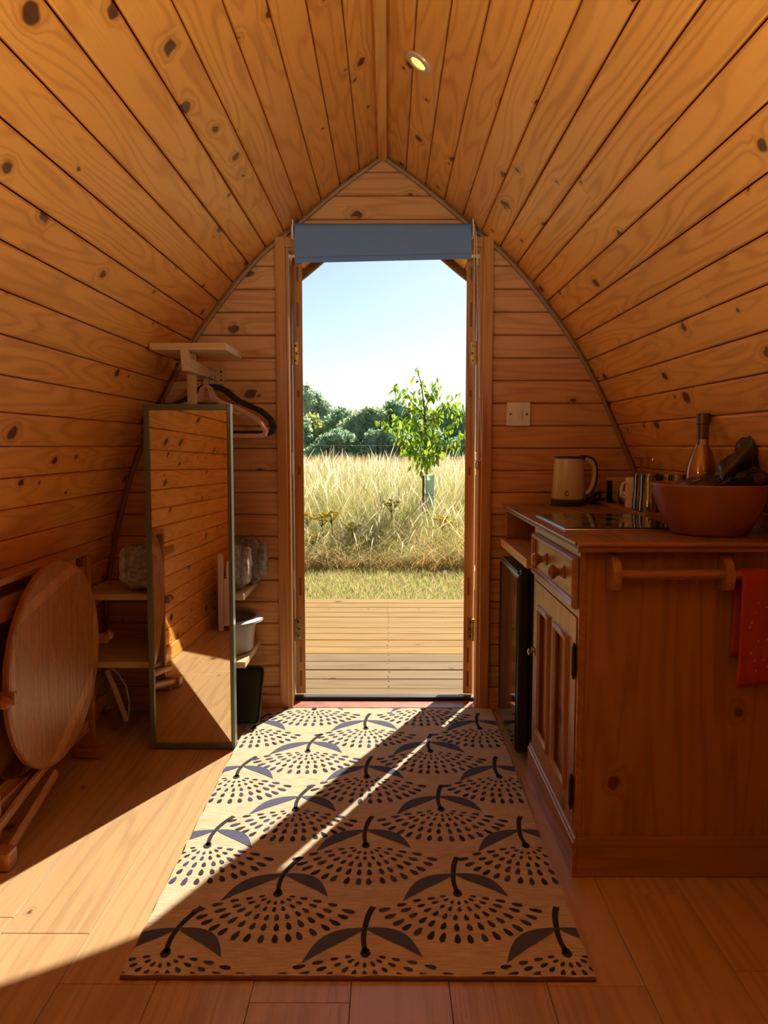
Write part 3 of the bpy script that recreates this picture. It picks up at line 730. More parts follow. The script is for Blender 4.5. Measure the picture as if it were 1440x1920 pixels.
dp = thing('dustpan_brush', (-.945, 2.60, 0), 'pale-backed dustpan brush with stiff bristles leaning under the shelves', 'brush')
Md = Matrix.Translation((-.93, 2.60, 0)) @ Matrix.Rotation(R(8), 4, 'Y')
b = B(); b.M = Md
pA, pB = Vector((-.075, 0, .215)), Vector((.018, -.012, .050))
b.tube([pA, pA.lerp(pB, .35)+Vector((0, 0, .004)), pB], [.010, .012, .011], 10, sx=.7, sy=1.2); b.done('brush_back', plain('pale_beige_plastic', (.50, .36, .24), .45), dp, True)
b = B(); b.M = Md
b.tube([(-.075, .012, .225), (-.040, .012, .205), (-.005, .012, .16), (.012, .010, .11), (.016, .006, .055)], .0035, 8); b.done('pan_rim', M['greyp'], dp, True)
b = B(); b.M = Md; rbst = random.Random(4)
for k in range(70):
    t = rbst.random(); p = pA.lerp(pB, t)+Vector((rbst.uniform(-.004, .004), rbst.uniform(-.008, .008), -.006)); q = p+Vector((-.028+rbst.uniform(-.008, .008), 0, -.045))
    q.z = max(q.z, .004); b.tube([p, q], .0011, 4)
b_ = b.done('bristles', plain('grey_bristle', (.25, .21, .16), .7), dp); b_['kind'] = 'stuff'

# ------------------------------------------------------------------ folded oval drop-leaf table by the left wall
tb = thing('folding_table', (-.94, 2.08, 0), 'oval drop-leaf wooden table folded down against the boarded wall', 'table')
TC = Vector((-.918, 2.075, .400)); RA, RBz = .250, .285
Ml = Matrix.Translation(TC) @ Matrix.Rotation(R(2.0), 4, 'Y') @ Matrix.Rotation(R(-4.2), 4, 'Z')
def ell(f=1.0, n=56): return [(RA*f*math.cos(2*PI*k/n), RBz*f*math.sin(2*PI*k/n)) for k in range(n)]
b = B(); b.M = Ml
b.loft([[(-.009, u, v) for u, v in ell(.985)], [(-.006, u, v) for u, v in ell()], [(.005, u, v) for u, v in ell()], [(.009, u, v) for u, v in ell(.985)]])
lf = b.done('drop_leaf', M['table'], tb, True)
# veneer border strips laid diagonally near the rim
def strip(y_a, z_a, y_b, z_b, wd, mat):
    d = Vector((y_b-y_a, z_b-z_a)); n = Vector((-d.y, d.x)).normalized()*wd
    P = [(y_a, z_a), (y_b, z_b), (y_b+n.x, z_b+n.y), (y_a+n.x, z_a+n.y)]
    def cl(p):
        r = math.sqrt((p[0]/RA)**2+(p[1]/RBz)**2); return p if r < .96 else (p[0]*.96/r, p[1]*.96/r)
    V1 = [cl((P[0][0]+(P[1][0]-P[0][0])*k/10, P[0][1]+(P[1][1]-P[0][1])*k/10)) for k in range(11)]
    V2 = [cl((P[3][0]+(P[2][0]-P[3][0])*k/10, P[3][1]+(P[2][1]-P[3][1])*k/10)) for k in range(11)]
    q = B(); q.M = Ml
    rings = [[(.0088, *V1[k]), (.0096, *V1[k]), (.0096, *V2[k]), (.0088, *V2[k])] for k in range(11)]
    q.loft(rings); q.done('veneer_strip', mat, lf)
vlight = wood('veneer_light', (.50, .22, .06), (.33, .13, .035), axis='Z', knots=0, rough=.27, sx=14)
strip(-.23, .145, .12, .245, .035, vlight); strip(-.218, -.20, -.218, .20, .020, vlight); strip(.245, -.04, -.06, -.275, .040, vlight); strip(.205, -.14, .215, .14, -.025, vlight)
# second leaf behind, on the wall side
Ml2 = Matrix.Translation((-1.026, 2.09, .36)) @ Matrix.Rotation(R(-1.0), 4, 'Y')
b = B(); b.M = Ml2; b.loft([[(-.008, u, v) for u, v in ell(.98)], [(.008, u, v) for u, v in ell(.98)]]); b.done('drop_leaf', M['table'], tb, True)
b = B(); b.box(-1.004, -.945, 1.76, 2.405, .655, .673, .004); b.done('centre_top', M['table_y'], tb)
for y0, y1 in ((2.382, 2.402), (1.775, 1.795)):
    b = B(); b.box(-.980, -.940, y0, y1, .035, .654, .003); b.done('end_post', M['table'], tb)
    b = B(); b.box(-1.004, -.915, y0-.012, y1+.012, 0.001, .034, .006); b.done('foot', M['table_y'], tb)
b = B(); b.box(-.972, -.954, 1.796, 2.381, .56, .62, .003); b.done('rail', M['table_y'], tb)
b = B(); b.box(-.972, -.954, 1.796, 2.381, .09, .125, .003); b.done('rail', M['table_y'], tb)
for y in (1.812, 2.42):
    sgn = -1 if y < 2 else 1
    b = B(); b.lathe([(.007, 0), (.007, sgn*.012), (.015, sgn*.018), (.017, sgn*.028), (.012, sgn*.036), (.003, sgn*.038)], (-.908 if sgn > 0 else -.918, y, .385), 16, 'Y'); b.done('knob', M['table'], tb, True)
    b = B(); b.box(-.950, -.895 if sgn > 0 else -.906, min(y, y-sgn*.02), max(y, y-sgn*.02), .37, .40, .003); b.done('knob_bracket', M['table'], tb)
# gate legs folded underneath, splayed towards the room
b = B(); b.tube([(-.945, 2.10, .125), (-.940, 1.92, .105), (-.935, 1.74, .080)], .011, 8, sx=1.3, sy=.8); b.done('gate_stretcher', M['table_y'], tb, True)
b = B(); b.tube([(-.925, 2.06, .090), (-.918, 1.88, .050), (-.910, 1.76, .030)], .011, 8, sx=1.3, sy=.8); b.done('gate_stretcher', M['table_y'], tb, True)
b = B(); b.box(-.950, -.888, 1.715, 1.765, .001, .046, .008); b.done('gate_foot', M['table_y'], tb)
b = B(); b.box(-1.000, -.980, 1.50, 1.758, .545, .580, .005); b.done('gate_rail', M['table_y'], tb)

# ------------------------------------------------------------------ kitchen: cabinet, worktop, fridge, shelf
CX = .430; CY0, CY1 = 1.722, 2.262; CZ = .762
cb = thing('pine_cabinet', (.66, 1.99, 0), 'antique pine cabinet with one drawer over a panelled door', 'cabinet')
xw = lambda z: XC+half(z)-.012
b = B(); b.box(CX+.020, .93, CY0, CY0+.018, .0, CZ, .0015); b.done('side_panel', M['cab_z'], cb)
b = B(); b.box(CX+.020, .93, CY1-.018, CY1, .0, CZ, .0015); b.done('side_panel', M['cab_z'], cb)
b = B(); b.box(CX+.02, .93, CY0+.0185, CY1-.0185, .09, .105); b.done('bottom_board', M['cab_y'], cb)
b = B(); b.box(.918, .93, CY0+.0185, CY1-.0185, .106, CZ-.002); b.done('back_panel', M['cab_z'], cb)
b = B()
b.box(CX+.004, CX+.0195, CY0, CY0+.012, .0, CZ, .001); b.box(CX+.004, CX+.0195, CY1-.03, CY1, .0, CZ, .001)
b.box(CX+.004, CX+.0195, CY0+.0122, CY1-.0302, .745, CZ, .001); b.box(CX+.004, CX+.0195, CY0+.0122, CY1-.0302, .606, .628, .001); b.box(CX+.004, CX+.0195, CY0+.0122, CY1-.0302, .0, .105, .001)
b.done('face_frame', M['cab_y'], cb)
# plinth with moulded top edge
def plinth(q0, q1):
    return [(CX-.004, 0), (CX-.004, .082), (CX-.001, .086), (CX-.0005, .092), (CX+.003, .095), (CX+.0038, .104), (CX+.0039, .104), (CX+.0039, 0)]
b = B(); b.prism(plinth(0, 0), CY0-.016, CY1+.016, 'XZ'); b.done('plinth', M['cab_y'], cb)
b = B(); b.box(CX+.0042, .93, CY0-.016, CY0-.0005, 0, .095, .003); b.done('plinth', M['cab_x'], cb)
# drawer
DY0, DY1, DZ0, DZ1 = CY0+.010, CY1-.028, .6285, .7445
dw = B(); dw.box(CX+.001, CX+.016, DY0, DY1, DZ0, DZ1, .001); dw = dw.done('drawer', M['cab_y'], cb)
def mould(y0, y1, z0, z1, wd, ht, parent, base, name='moulding', mat=None):
    """rectangular frame of half-round moulding standing proud of the face at x=base"""
    pr = [(0, 0), (.15, .7), (.4, 1.0), (.65, .85), (.8, .45), (1.0, .35), (1.0, 0)]
    b = B(); rings = []
    for (cy, cz, sy, sz) in ((y0, z0, 1, 1), (y1, z0, -1, 1), (y1, z1, -1, -1), (y0, z1, 1, -1)):
        rings.append([(base-h*ht, cy+sy*u*wd, cz+sz*u*wd) for u, h in pr])
    rings.append(rings[0]); b.loft(rings, caps=False); return b.done(name, mat or M['cab_y'], parent, True, auto=50)
mould(DY0-.004, DY1+.004, DZ0-.004, DZ1+.001, .018, .013, dw, CX+.001)
for yk in (2.075, 1.865):
    b = B(); zk = .690; b.lathe([(.0165, 0), (.0165, -.004), (.011, -.008), (.0085, -.014), (.012, -.020), (.0175, -.026), (.0185, -.033), (.014, -.039), (.004, -.0415)], (CX+.001, yk, zk), 20, 'X'); b.done('knob', M['cab_x'], dw, True)
# door
EY0, EY1, EZ0, EZ1 = CY0+.014, CY1-.032, .1065, .6045
b = B(); b.box(CX+.001, CX+.018, EY0, EY0+.075, EZ0, EZ1, .001); b.box(CX+.001, CX+.018, EY1-.075, EY1, EZ0, EZ1, .001)
ym = (EY0+EY1)/2; b.box(CX+.001, CX+.018, ym-.036, ym+.036, EZ0+.0702, EZ1-.0702, .001)
b.box(CX+.001, CX+.018, EY0+.0752, EY1-.0752, EZ0, EZ0+.07, .001); b.box(CX+.001, CX+.018, EY0+.0752, EY1-.0752, EZ1-.07, EZ1, .001)
dd = b.done('door', M['cab_z'], cb)
for y0, y1 in ((EY0+.0752, ym-.0362), (ym+.0362, EY1-.0752)):
    b = B(); b.box(CX+.011, CX+.016, y0, y1, EZ0+.0702, EZ1-.0702); b.done('door_panel', M['cab_z'], dd)
    mould(y0-.012, y1+.012, EZ0+.058, EZ1-.058, .020, .010, dd, CX+.002, mat=M['cab_z'])
for z0 in (.160, .470):
    b = B(); b.lathe([(.0015, z0-.008), (.004, z0-.004), (.0032, z0), (.0055, z0+.002), (.0055, z0+.068), (.0032, z0+.070), (.004, z0+.074), (.0015, z0+.078)], (CX-.0035, EY0-.003, 0), 12); b.done('hinge', M['iron'], dd, True)
b = B(); b.lathe([(.004, 0), (.004, -.010), (.009, -.014), (.010, -.019), (.004, -.023)], (CX+.001, EY1-.016, .395), 14, 'X'); b.lathe([(.011, .001), (.011, -.003)], (CX, EY1-.016, .395), 14, 'X'); b.done('catch_knob', M['brass'], dd, True)
b = B(); b.box(CX-.004, CX+.003, EY1-.010, EY1+.02, .388, .402, .002); b.done('catch_plate', M['iron'], dd)

# worktop: moulded front edge, runs over the fridge to the wall
WT0, WT1 = .7625, .786
wt = thing('worktop', (.66, 2.25, WT0), 'long stained pine worktop with a moulded edge over cabinet and fridge', 'worktop')
prof = [(.440, WT0), (.426, WT0), (.420, WT0+.003), (.419, WT0+.008), (.423, WT0+.012), (.417, WT0+.014), (.413, WT0+.018), (.414, WT0+.0215), (.419, WT1), (.50, WT1), (.945, WT1), (.945, WT0)]
b = B(); b.prism(prof, 1.690, 2.800, 'XZ'); b.done('board', M['top'], wt, True, auto=25)
b = B(); pr2 = [(1.6898, WT0), (1.680, WT0+.003), (1.679, WT0+.008), (1.682, WT0+.012), (1.676, WT0+.015), (1.6745, WT0+.019), (1.679, WT1), (1.6898, WT1)]
b.prism(pr2, .418, .945, 'YZ'); b.done('end_moulding', M['cab_x'], wt, True, auto=25)

# shelf and support panel beside the cabinet
sf = thing('fridge_shelf', (.66, 2.55, .632), 'honey pine shelf fixed above the fridge under the worktop', 'shelf')
b = B(); b.box(.412, .93, 2.272, 2.795, .632, .660, .002); b.done('board', wood('honey_pine', (.62, .34, .11), (.42, .19, .05), axis='Y', knots=.05, rough=.3), sf)
b = B(); b.box(.428, .93, 2.775, 2.795, .6605, .762, .002); b.done('support', M['cab_z'], sf)
b = B(); b.box(.9, .93, 2.272, 2.774, .6605, .762, .0); b.done('back_panel', M['cab_x'], sf)

fr = thing('mini_fridge', (.62, 2.55, 0), 'black mini fridge with a glossy door beside the pine cabinet', 'fridge')
FY0, FY1 = 2.352, 2.735
b = B(); b.box(.446, .90, FY0+.002, FY1-.002, .022, .592, .006); b.done('body', M['blackside'], fr)
b = B(); b.box(.402, .443, FY0, FY1, .030, .600, .010, 3); fd = b.done('door', M['blackside'], fr, True)
b = B(); b.box(.3995, .4025, FY0+.010, FY1-.010, .040, .588, .001); b.done('gloss_front', M['blackgloss'], fd)
b = B(); b.box(.4035, .440, FY0+.02, FY1-.02, .6005, .606, .002); b.done('handle_recess', M['rubber'], fd)
b = B(); b.box(.410, .436, FY0-.001, FY0+.024, .598, .612, .003); b.done('top_hinge', M['blackside'], fr)
b = B(); b.box(.4425, .4462, FY0+.006, FY1-.006, .034, .586); b.done('gasket', M['rubber'], fr)
for yy in (FY0+.03, FY1-.03):
    for xx in (.47, .86):
        b = B(); b.lathe([(.014, 0.001), (.014, .014), (.008, .016), (.008, .023)], (xx, yy, 0), 12); b.done('foot', M['rubber'], fr)
def text_mesh(name, s, size, mat, parent, Mtx, ext=.0003):
    cu = bpy.data.curves.new(name, 'FONT'); cu.body = s; cu.size = size; cu.extrude = ext; cu.align_x = 'CENTER'; cu.resolution_u = 2
    o = bpy.data.objects.new(name, cu); C.objects.link(o); dg = bpy.context.evaluated_depsgraph_get()
    me = bpy.data.meshes.new_from_object(o.evaluated_get(dg)); bpy.data.objects.remove(o); bpy.data.curves.remove(cu)
    me.transform(Matrix.Translation(-ORG[parent.name]) @ Mtx); return link_mesh(name, me, mat, parent)

# towel rail and tea towel on the cabinet end
tw = thing('towel_rail', (.61, 1.70, .68), 'wooden towel rail with shaped brackets on the cabinet end', 'towel rail')
def bracket(x0, x1):
    prof = [(CY0-.0004, .756), (1.700, .755), (1.678, .742), (1.668, .722), (1.667, .700), (1.672, .682), (1.684, .678), (CY0-.0004, .678)]
    b = B(); b.prism(prof, x0, x1, 'YZ'); return b.done('bracket', M['cab_z'], tw)
bracket(.494, .512); bracket(.742, .760)
b = B(); b.lathe([(.0115, .5125), (.0115, .7415)], (0, 1.690, .713), 16, 'X'); b.done('rod', M['cab_x'], tw, True)
b = B(); b.lathe([(.0115, .7605), (.0115, .915), (.006, .919)], (0, 1.690, .713), 16, 'X'); b.done('rod', M['cab_x'], tw, True)
tt = thing('tea_towel', (.84, 1.69, .45), 'dark red printed tea towel draped over the wooden rail', 'towel')
b = B(); nu, nv = 16, 26; grid = []
for j in range(nv+1):
    rowv = []; v = j/nv
    for i in range(nu+1):
        u = i/nu; x = .772+.130*u+.006*math.sin(v*3)
        if v < .42: y = 1.690+.0125+.002; z = .713-.19*(1-v/.42)
        elif v < .52: a = (v-.42)/.10*PI; y = 1.690+.0135*math.cos(a); z = .713+.0135*math.sin(a)
        else: y = 1.690-.0145; z = .713-.235*(v-.52)/.48
        k = 1-math.exp(-abs(z-.72)*12); wv = .004*k*math.sin(u*11+1.3)
        rowv.append((x, min(y+wv, CY0-.003) if v < .45 else y-abs(wv), z-.018*(1-u)*k*(v > .5)))
    grid.append(rowv)
vr = [[b._v(p) for p in r_] for r_ in grid]
for j in range(nv):
    for i in range(nu): b.face([vr[j][i], vr[j][i+1], vr[j+1][i+1], vr[j+1][i]])
o = b.done('cloth', M['towel'], tt, True); sm = o.modifiers.new('th', 'SOLIDIFY'); sm.thickness = .0016; sm.offset = 0
rp = random.Random(8); b = B()
for k in range(26):
    x, z = rp.uniform(.79, .89), rp.uniform(.50, .66); b.lathe([(rp.uniform(.002, .004), -.0004), (.001, -.0008)], (x, 1.6695, z), 6, 'Y')
b.done('print', M['towelprint'], tt)['kind'] = 'stuff'

# ------------------------------------------------------------------ things on the worktop
Zt = WT1+.0003
kx, ky = .640, 2.735
kt = thing('kettle', (kx, ky, Zt), 'cream electric kettle with a dark handle standing by the switch wall', 'kettle')
b = B(); b.lathe([(.058, 0), (.060, .004), (.060, .018), (.056, .022)], (kx, ky, Zt), 36); b.done('base', M['kdark'], kt, True)
b = B(); b.lathe([(.055, .0225), (.057, .030), (.0545, .100), (.050, .165), (.046, .168), (.040, .169)], (kx, ky, Zt), 36); b.done('body', M['cream'], kt, True)
b = B(); b.lathe([(.0505, .1655), (.0505, .170), (.046, .173), (.012, .175)], (kx, ky, Zt), 36); b.done('lid', M['kdark'], kt, True)
hp = [(kx+.040, ky, Zt+.168), (kx+.066, ky, Zt+.166), (kx+.086, ky, Zt+.155), (kx+.094, ky, Zt+.130), (kx+.094, ky, Zt+.095), (kx+.086, ky, Zt+.065), (kx+.072, ky, Zt+.045), (kx+.053, ky, Zt+.040)]
hp = [Vector(p) for p in hp]; cv = catmull([(p.x, p.z) for p in hp], 5)
b = B(); b.tube([(p.x, ky, p.y) for p in cv], .010, 10, sx=1.0, sy=1.0); b.done('handle', M['kdark'], kt, True)
b = B(); b.tube([(p.x-(.0045 if p.x > kx+.06 else 0), ky-.004, p.y-(.004 if p.y > Zt+.14 else 0)) for p in cv[3:-3]], .0082, 8); b.done('handle_grip', M['cream'], kt, True)
b = B(); b.tube([(kx-.012+.007*math.cos(a)-.006, ky-.0572+.0003, Zt+.045+.007*math.sin(a)) for a in np.linspace(.4, 5.9, 14)], .0012, 6); b.done('logo_ring', M['kdark'], kt)
cbk = thing('kettle_cable', (.74, 2.765, Zt), 'black kettle cable and plug bunched behind the kettle', 'cable')
b = B(); pts = [(kx+.062, 2.77, Zt+.006), (.72, 2.785, Zt+.010), (.745, 2.77, Zt+.035), (.765, 2.78, Zt+.045), (.77, 2.795, Zt+.022), (.745, 2.78, Zt+.008), (.73, 2.76, Zt+.006), (.755, 2.745, Zt+.008), (.775, 2.77, Zt+.02)]
cv3 = []
for i in range(len(pts)-1):
    for k in range(4): cv3.append(Vector(pts[i]).lerp(Vector(pts[i+1]), k/4))
b.tube(cv3+[pts[-1]], .005, 8); b.done('cord', M['cable'], cbk, True)
b = B(); b.box(.712, .745, 2.742, 2.772, Zt+.002, Zt+.030, .008); b.done('plug', M['cable'], cbk)

hob = thing('induction_hob', (.575, 2.105, Zt), 'flat black glass induction hob on the worktop', 'hob')
b = B(); b.box(.442, .735, 1.915, 2.300, Zt, Zt+.004, .001); b.done('base', M['chrome'], hob)
b = B(); b.box(.4425, .7345, 1.9155, 2.2995, Zt+.0042, Zt+.008, .0008); b.done('glass_plate', plain('hob_glass', (.035, .030, .016), .04, spec=.6), hob)
b = B()
for cx_, cy_, r_ in ((.588, 2.13, .095), (.588, 2.13, .060)): b.tube([(cx_+r_*math.cos(a), cy_+r_*math.sin(a), Zt+.0081) for a in np.linspace(0, 2*PI, 40, endpoint=False)], .0006, 4, closed=True)
b.done('zone_ring', plain('zone_print', (.18, .15, .09), .4), hob)

TZ = Zt+.014
sv = thing('serving_board', (.865, 2.53, Zt), 'low wooden serving board holding glasses and jars along the wall', 'board')
b = B(); b.box(.760, .925, 2.262, 2.792, Zt, Zt+.010, .002); b.done('board', M['cab_y'], sv)
b = B(); b.box(.753, .7595, 2.262, 2.792, Zt, Zt+.0125, .0015); b.done('lip', M['cab_y'], sv)
b = B(); b.box(.753, .925, 2.255, 2.2615, Zt, Zt+.0125, .0015); b.done('lip', M['cab_y'], sv)
TZ = Zt+.0105
def tumbler(x, y, r, h, label, inv=True):
    t = thing('tumbler', (x, y, TZ), label, 'glass', 'upturned glass tumblers on the serving board')
    p = [(r, 0), (r*.98, h*.30), (r*.93, h*.33), (r*.90, h*.9), (r*.84, h*.985), (r*.7, h), (r*.7, h-.006), (r*.82, h-.012), (r*.86, h*.88), (r*.89, h*.34), (r*.94, h*.30), (r*.96, 0)]
    b = B(); b.lathe(p, (x, y, TZ), 28, caps=False); b.done('glass_body', M['glass'], t, True)
    b = B(); b.lathe([(r*.70, h-.006), (r*.70, h), (r*.02, h-.001), (r*.02, h-.006)], (x, y, TZ), 28); b.done('glass_base', M['glass'], t, True)
tumbler(.797, 2.345, .034, .118, 'upturned glass tumbler on the board corner next to the wooden bowl')
tumbler(.801, 2.418, .033, .116, 'upturned glass tumbler behind the corner tumbler and next to the white mug')
tumbler(.874, 2.325, .031, .116, 'upturned glass tumbler between the corner tumbler and the bottle')
tumbler(.869, 2.395, .031, .114, 'upturned glass tumbler deep behind the bottle against the boarded wall')
mgx, mgy = .797, 2.490
mg = thing('mug', (mgx, mgy, TZ), 'tall white ceramic mug between the glasses and the jar', 'mug')
b = B(); b.lathe([(.002, 0), (.026, 0), (.029, .004), (.029, .098), (.0265, .099), (.026, .006), (.002, .005)], (mgx, mgy, TZ), 28); b.done('cup', M['ceramic'], mg, True)
b = B(); b.tube([(mgx-.027, mgy-.004, TZ+.082), (mgx-.040, mgy-.006, TZ+.080), (mgx-.046, mgy-.007, TZ+.060), (mgx-.042, mgy-.006, TZ+.038), (mgx-.027, mgy-.004, TZ+.030)], .0045, 8); b.done('handle', M['ceramic'], mg, True)
eg = thing('espresso_glass', (.800, 2.592, TZ), 'small rounded glass cup on the board before the lidded jar', 'glass')
b = B(); b.lathe([(.003, .002), (.018, .002), (.024, .012), (.026, .030), (.023, .048), (.0215, .048), (.0245, .030), (.0225, .013), (.017, .005), (.003, .005)], (.800, 2.592, TZ), 24); b.done('glass_body', M['glass'], eg, True)
jx, jy = .820, 2.722
jr = thing('storage_jar', (jx, jy, TZ), 'clear storage jar with a flat pale wooden lid', 'jar')
b = B(); b.lathe([(.003, .001), (.044, .001), (.047, .006), (.047, .078), (.045, .078), (.045, .008), (.003, .006)], (jx, jy, TZ), 30); b.done('glass_body', M['glass'], jr, True)
b = B(); b.lathe([(.003, .0785), (.050, .0785), (.051, .082), (.050, .088), (.003, .089)], (jx, jy, TZ), 30); b.done('lid', M['cork'], jr, True)
wgx, wgy = .868, 2.645
wg = thing('wine_glass', (wgx, wgy, TZ), 'wine glass standing upside down behind the lidded jar', 'glass')
b = B(); b.lathe([(.028, 0), (.034, .030), (.032, .055), (.014, .076), (.004, .082), (.0036, .150), (.006, .155), (.028, .158), (.028, .160), (.003, .160)], (wgx, wgy, TZ), 26); b.done('glass_body', M['glass'], wg, True)
pot = thing('lidded_pot', (.860, 2.540, TZ), 'small brown pot with a rounded lid and thin spoon behind the tumblers', 'pot')
b = B(); b.lathe([(.003, 0), (.030, 0), (.034, .010), (.034, .085), (.003, .085)], (.860, 2.540, TZ), 26); b.done('body', M['bowl'], pot, True)
b = B(); b.lathe([(.036, .0855), (.0365, .098), (.030, .108), (.010, .112), (.003, .113)], (.860, 2.540, TZ), 26); b.done('lid', M['cork'], pot, True)
b = B(); b.tube([(.864, 2.535, TZ+.113), (.868, 2.53, TZ+.150)], .0018, 6); b.lathe([(.003, .150), (.0045, .154), (.003, .158)], (.868, 2.53, TZ), 8); b.done('spoon', M['chrome'], pot, True)

bx_, by_ = .826, 2.034
bt = thing('bottle', (bx_, by_, Zt), 'clear bottle of amber cider with a brown foil neck', 'bottle')
P_ = [(.003, 0), (.036, 0), (.039, .006), (.039, .135), (.037, .158), (.027, .190), (.0165, .215), (.0145, .235), (.0140, .268), (.0165, .269), (.0165, .292), (.003, .293)]
b = B(); b.lathe(P_, (bx_, by_, Zt), 32); b.done('glass_body', M['glass'], bt, True)
b = B(); b.lathe([(.003, .005), (.036, .005), (.0378, .010), (.0378, .134), (.0358, .156), (.0255, .188), (.0155, .2135), (.003, .2138)], (bx_, by_, Zt), 32); b.done('cider', M['juice'], bt, True)
b = B(); b.lathe([(.0152, .228), (.0152, .266), (.0178, .268), (.0178, .294), (.015, .296), (.003, .2965)], (bx_, by_, Zt), 24); b.done('capsule', M['capsule'], bt, True)

wx, wy = .778, 1.862
wbw = thing('serving_bowl', (wx, wy, Zt), 'large reddish brown wooden bowl filled with dark packets', 'bowl')
b = B(); b.lathe([(.003, .001), (.086, .001), (.090, .004), (.112, .045), (.130, .088), (.1385, .118), (.1365, .1215), (.133, .119), (.124, .088), (.106, .048), (.082, .012), (.003, .009)], (wx, wy, Zt), 56); b.done('turned_body', M['bowl'], wbw, True)
def packet(cx, cy, cz, L, Wd, T, rx, ry, rz, label, mats, seed, band=True):
    pk = thing('snack_packet', (cx, cy, cz), label, 'packet', 'dark snack packets piled in the bowl')
    r2 = random.Random(seed); ph = [r2.uniform(0, 6) for _ in range(6)]
    Mp = Matrix.Translation((cx, cy, cz)) @ Matrix.Rotation(R(rz), 4, 'Z') @ Matrix.Rotation(R(ry), 4, 'Y') @ Matrix.Rotation(R(rx), 4, 'X')
    n1, n2 = 22, 20; b = B(); b.M = Mp; rings = []
    for i in range(n1+1):
        u = i/n1*2-1; rg = []; th = T*max(0.02, (1-abs(u)**3.0)); wd = Wd*(1-.10*(1-abs(u)**2))*(1+.03*math.sin(6*u+ph[0]))
        for j in range(n2):
            a = 2*PI*j/n2; ca, sa = math.cos(a), math.sin(a)
            cr = .10*T*(math.sin(9*u+4*a+ph[1])+.7*math.sin(15*u-3*a+ph[2])+.5*math.sin(23*u+7*a+ph[3]))
            rg.append((u*L/2, wd/2*math.copysign(abs(ca)**.8, ca), (th/2+cr*(1-abs(u)**4))*sa*abs(sa)**.2 + .012*math.sin(3*u+ph[4])))
        rings.append(rg)
    b.loft(rings); o = b.done('pouch', mats[0], pk, True, auto=60)
    for sg in (-1, 1):
        b = B(); b.M = Mp; rg = []
        for k in range(12): y = (-.5+k/11)*Wd; rg.append(((sg*L/2, y, .0015+.012*math.sin(3*sg+ph[4])+.0015*math.sin(9*k)), (sg*(L/2+.014), y, .0015+.012*math.sin(3*sg+ph[4])+.003*math.sin(5*k))))
        V = [[b._v(p) for p in q] for q in rg]
        for a_, c_ in zip(V, V[1:]): b.face([a_[0], a_[1], c_[1], c_[0]])
        o = b.done('seal', mats[1], pk); sm = o.modifiers.new('t', 'SOLIDIFY'); sm.thickness = .0008
    if band:
        b = B(); b.M = Mp
        for k in range(9):
            u = r2.uniform(-.45, .45)*L; v = r2.uniform(-.18, .18)*Wd; b.box(u, u+r2.uniform(.008, .022), v, v+.004, T*.52, T*.52+.0006)
        b.done('print', M['foil_tan'], pk)['kind'] = 'stuff'
packet(.858, 1.895, Zt+.178, .17, .12, .055, -35, -62, 14, 'tall dark crisp packet standing up in the wooden bowl', (M['foil'], M['foil']), 3)
packet(.800, 1.872, Zt+.122, .15, .115, .050, 12, -20, 8, 'dark snack packet with a tan panel lying across the wooden bowl', (M['foil'], M['foil_red']), 5)
packet(.835, 1.812, Zt+.118, .15, .11, .05, -20, 8, 40, 'black snack packet lying deep in the bowl under the standing one', (M['foil'], M['foil']), 9, False)

# ------------------------------------------------------------------ bed behind the camera (its foot shows in the mirror)
bd = thing('bed', (-.25, -.35, 0), 'double bed with pale wooden foot board and white bedding', 'bed')
FY = .66
b = B(); b.box(-.990, -.960, FY-.03, FY, 0.001, .44, .004); b.done('foot_post', M['paleZ'], bd)
b = B(); b.box(.425, .455, FY-.03, FY, 0.001, .44, .004); b.done('foot_post', M['paleZ'], bd)
b = B(); b.box(-.959, .424, FY-.026, FY-.008, .03, .27, .002); b.done('foot_board', M['paleZ'], bd)
b = B(); b.box(-.959, .424, FY-.028, FY-.004, .2705, .30, .003); b.done('foot_rail', M['paleX'], bd)
for x0, x1 in ((-.985, -.965), (.43, .45)):
    b = B(); b.box(x0, x1, -1.36, FY-.031, .08, .24, .003); b.done('side_rail', M['paleY'], bd)
b = B(); b.box(-.960, .425, -1.36, FY-.032, .20, .40, .04, 3); b.done('mattress', M['linen'], bd, True)
b = B(); b.box(-.910, .44, -1.34, .05, .3, .455, .045, 4); b.done('duvet', M['linen'], bd, True)
for x in (-.58, .10):
    b = B(); b.box(x-.29, x+.29, -1.38, -.98, .4555, .59, .06, 4); tag(b.done('pillow', M['linen'], smooth=True, origin=(x, -1.18, .4555)), 'white pillow at the wall end of the bed, '+('mirror' if x < 0 else 'kitchen')+' side', 'pillow', 'white pillows on the bed')
throw('bed_throw', -.88, .38, .34, .64, .402, .50, M['throwg'], 'pale sage fluffy throw folded across the foot of the bed', 6, None)

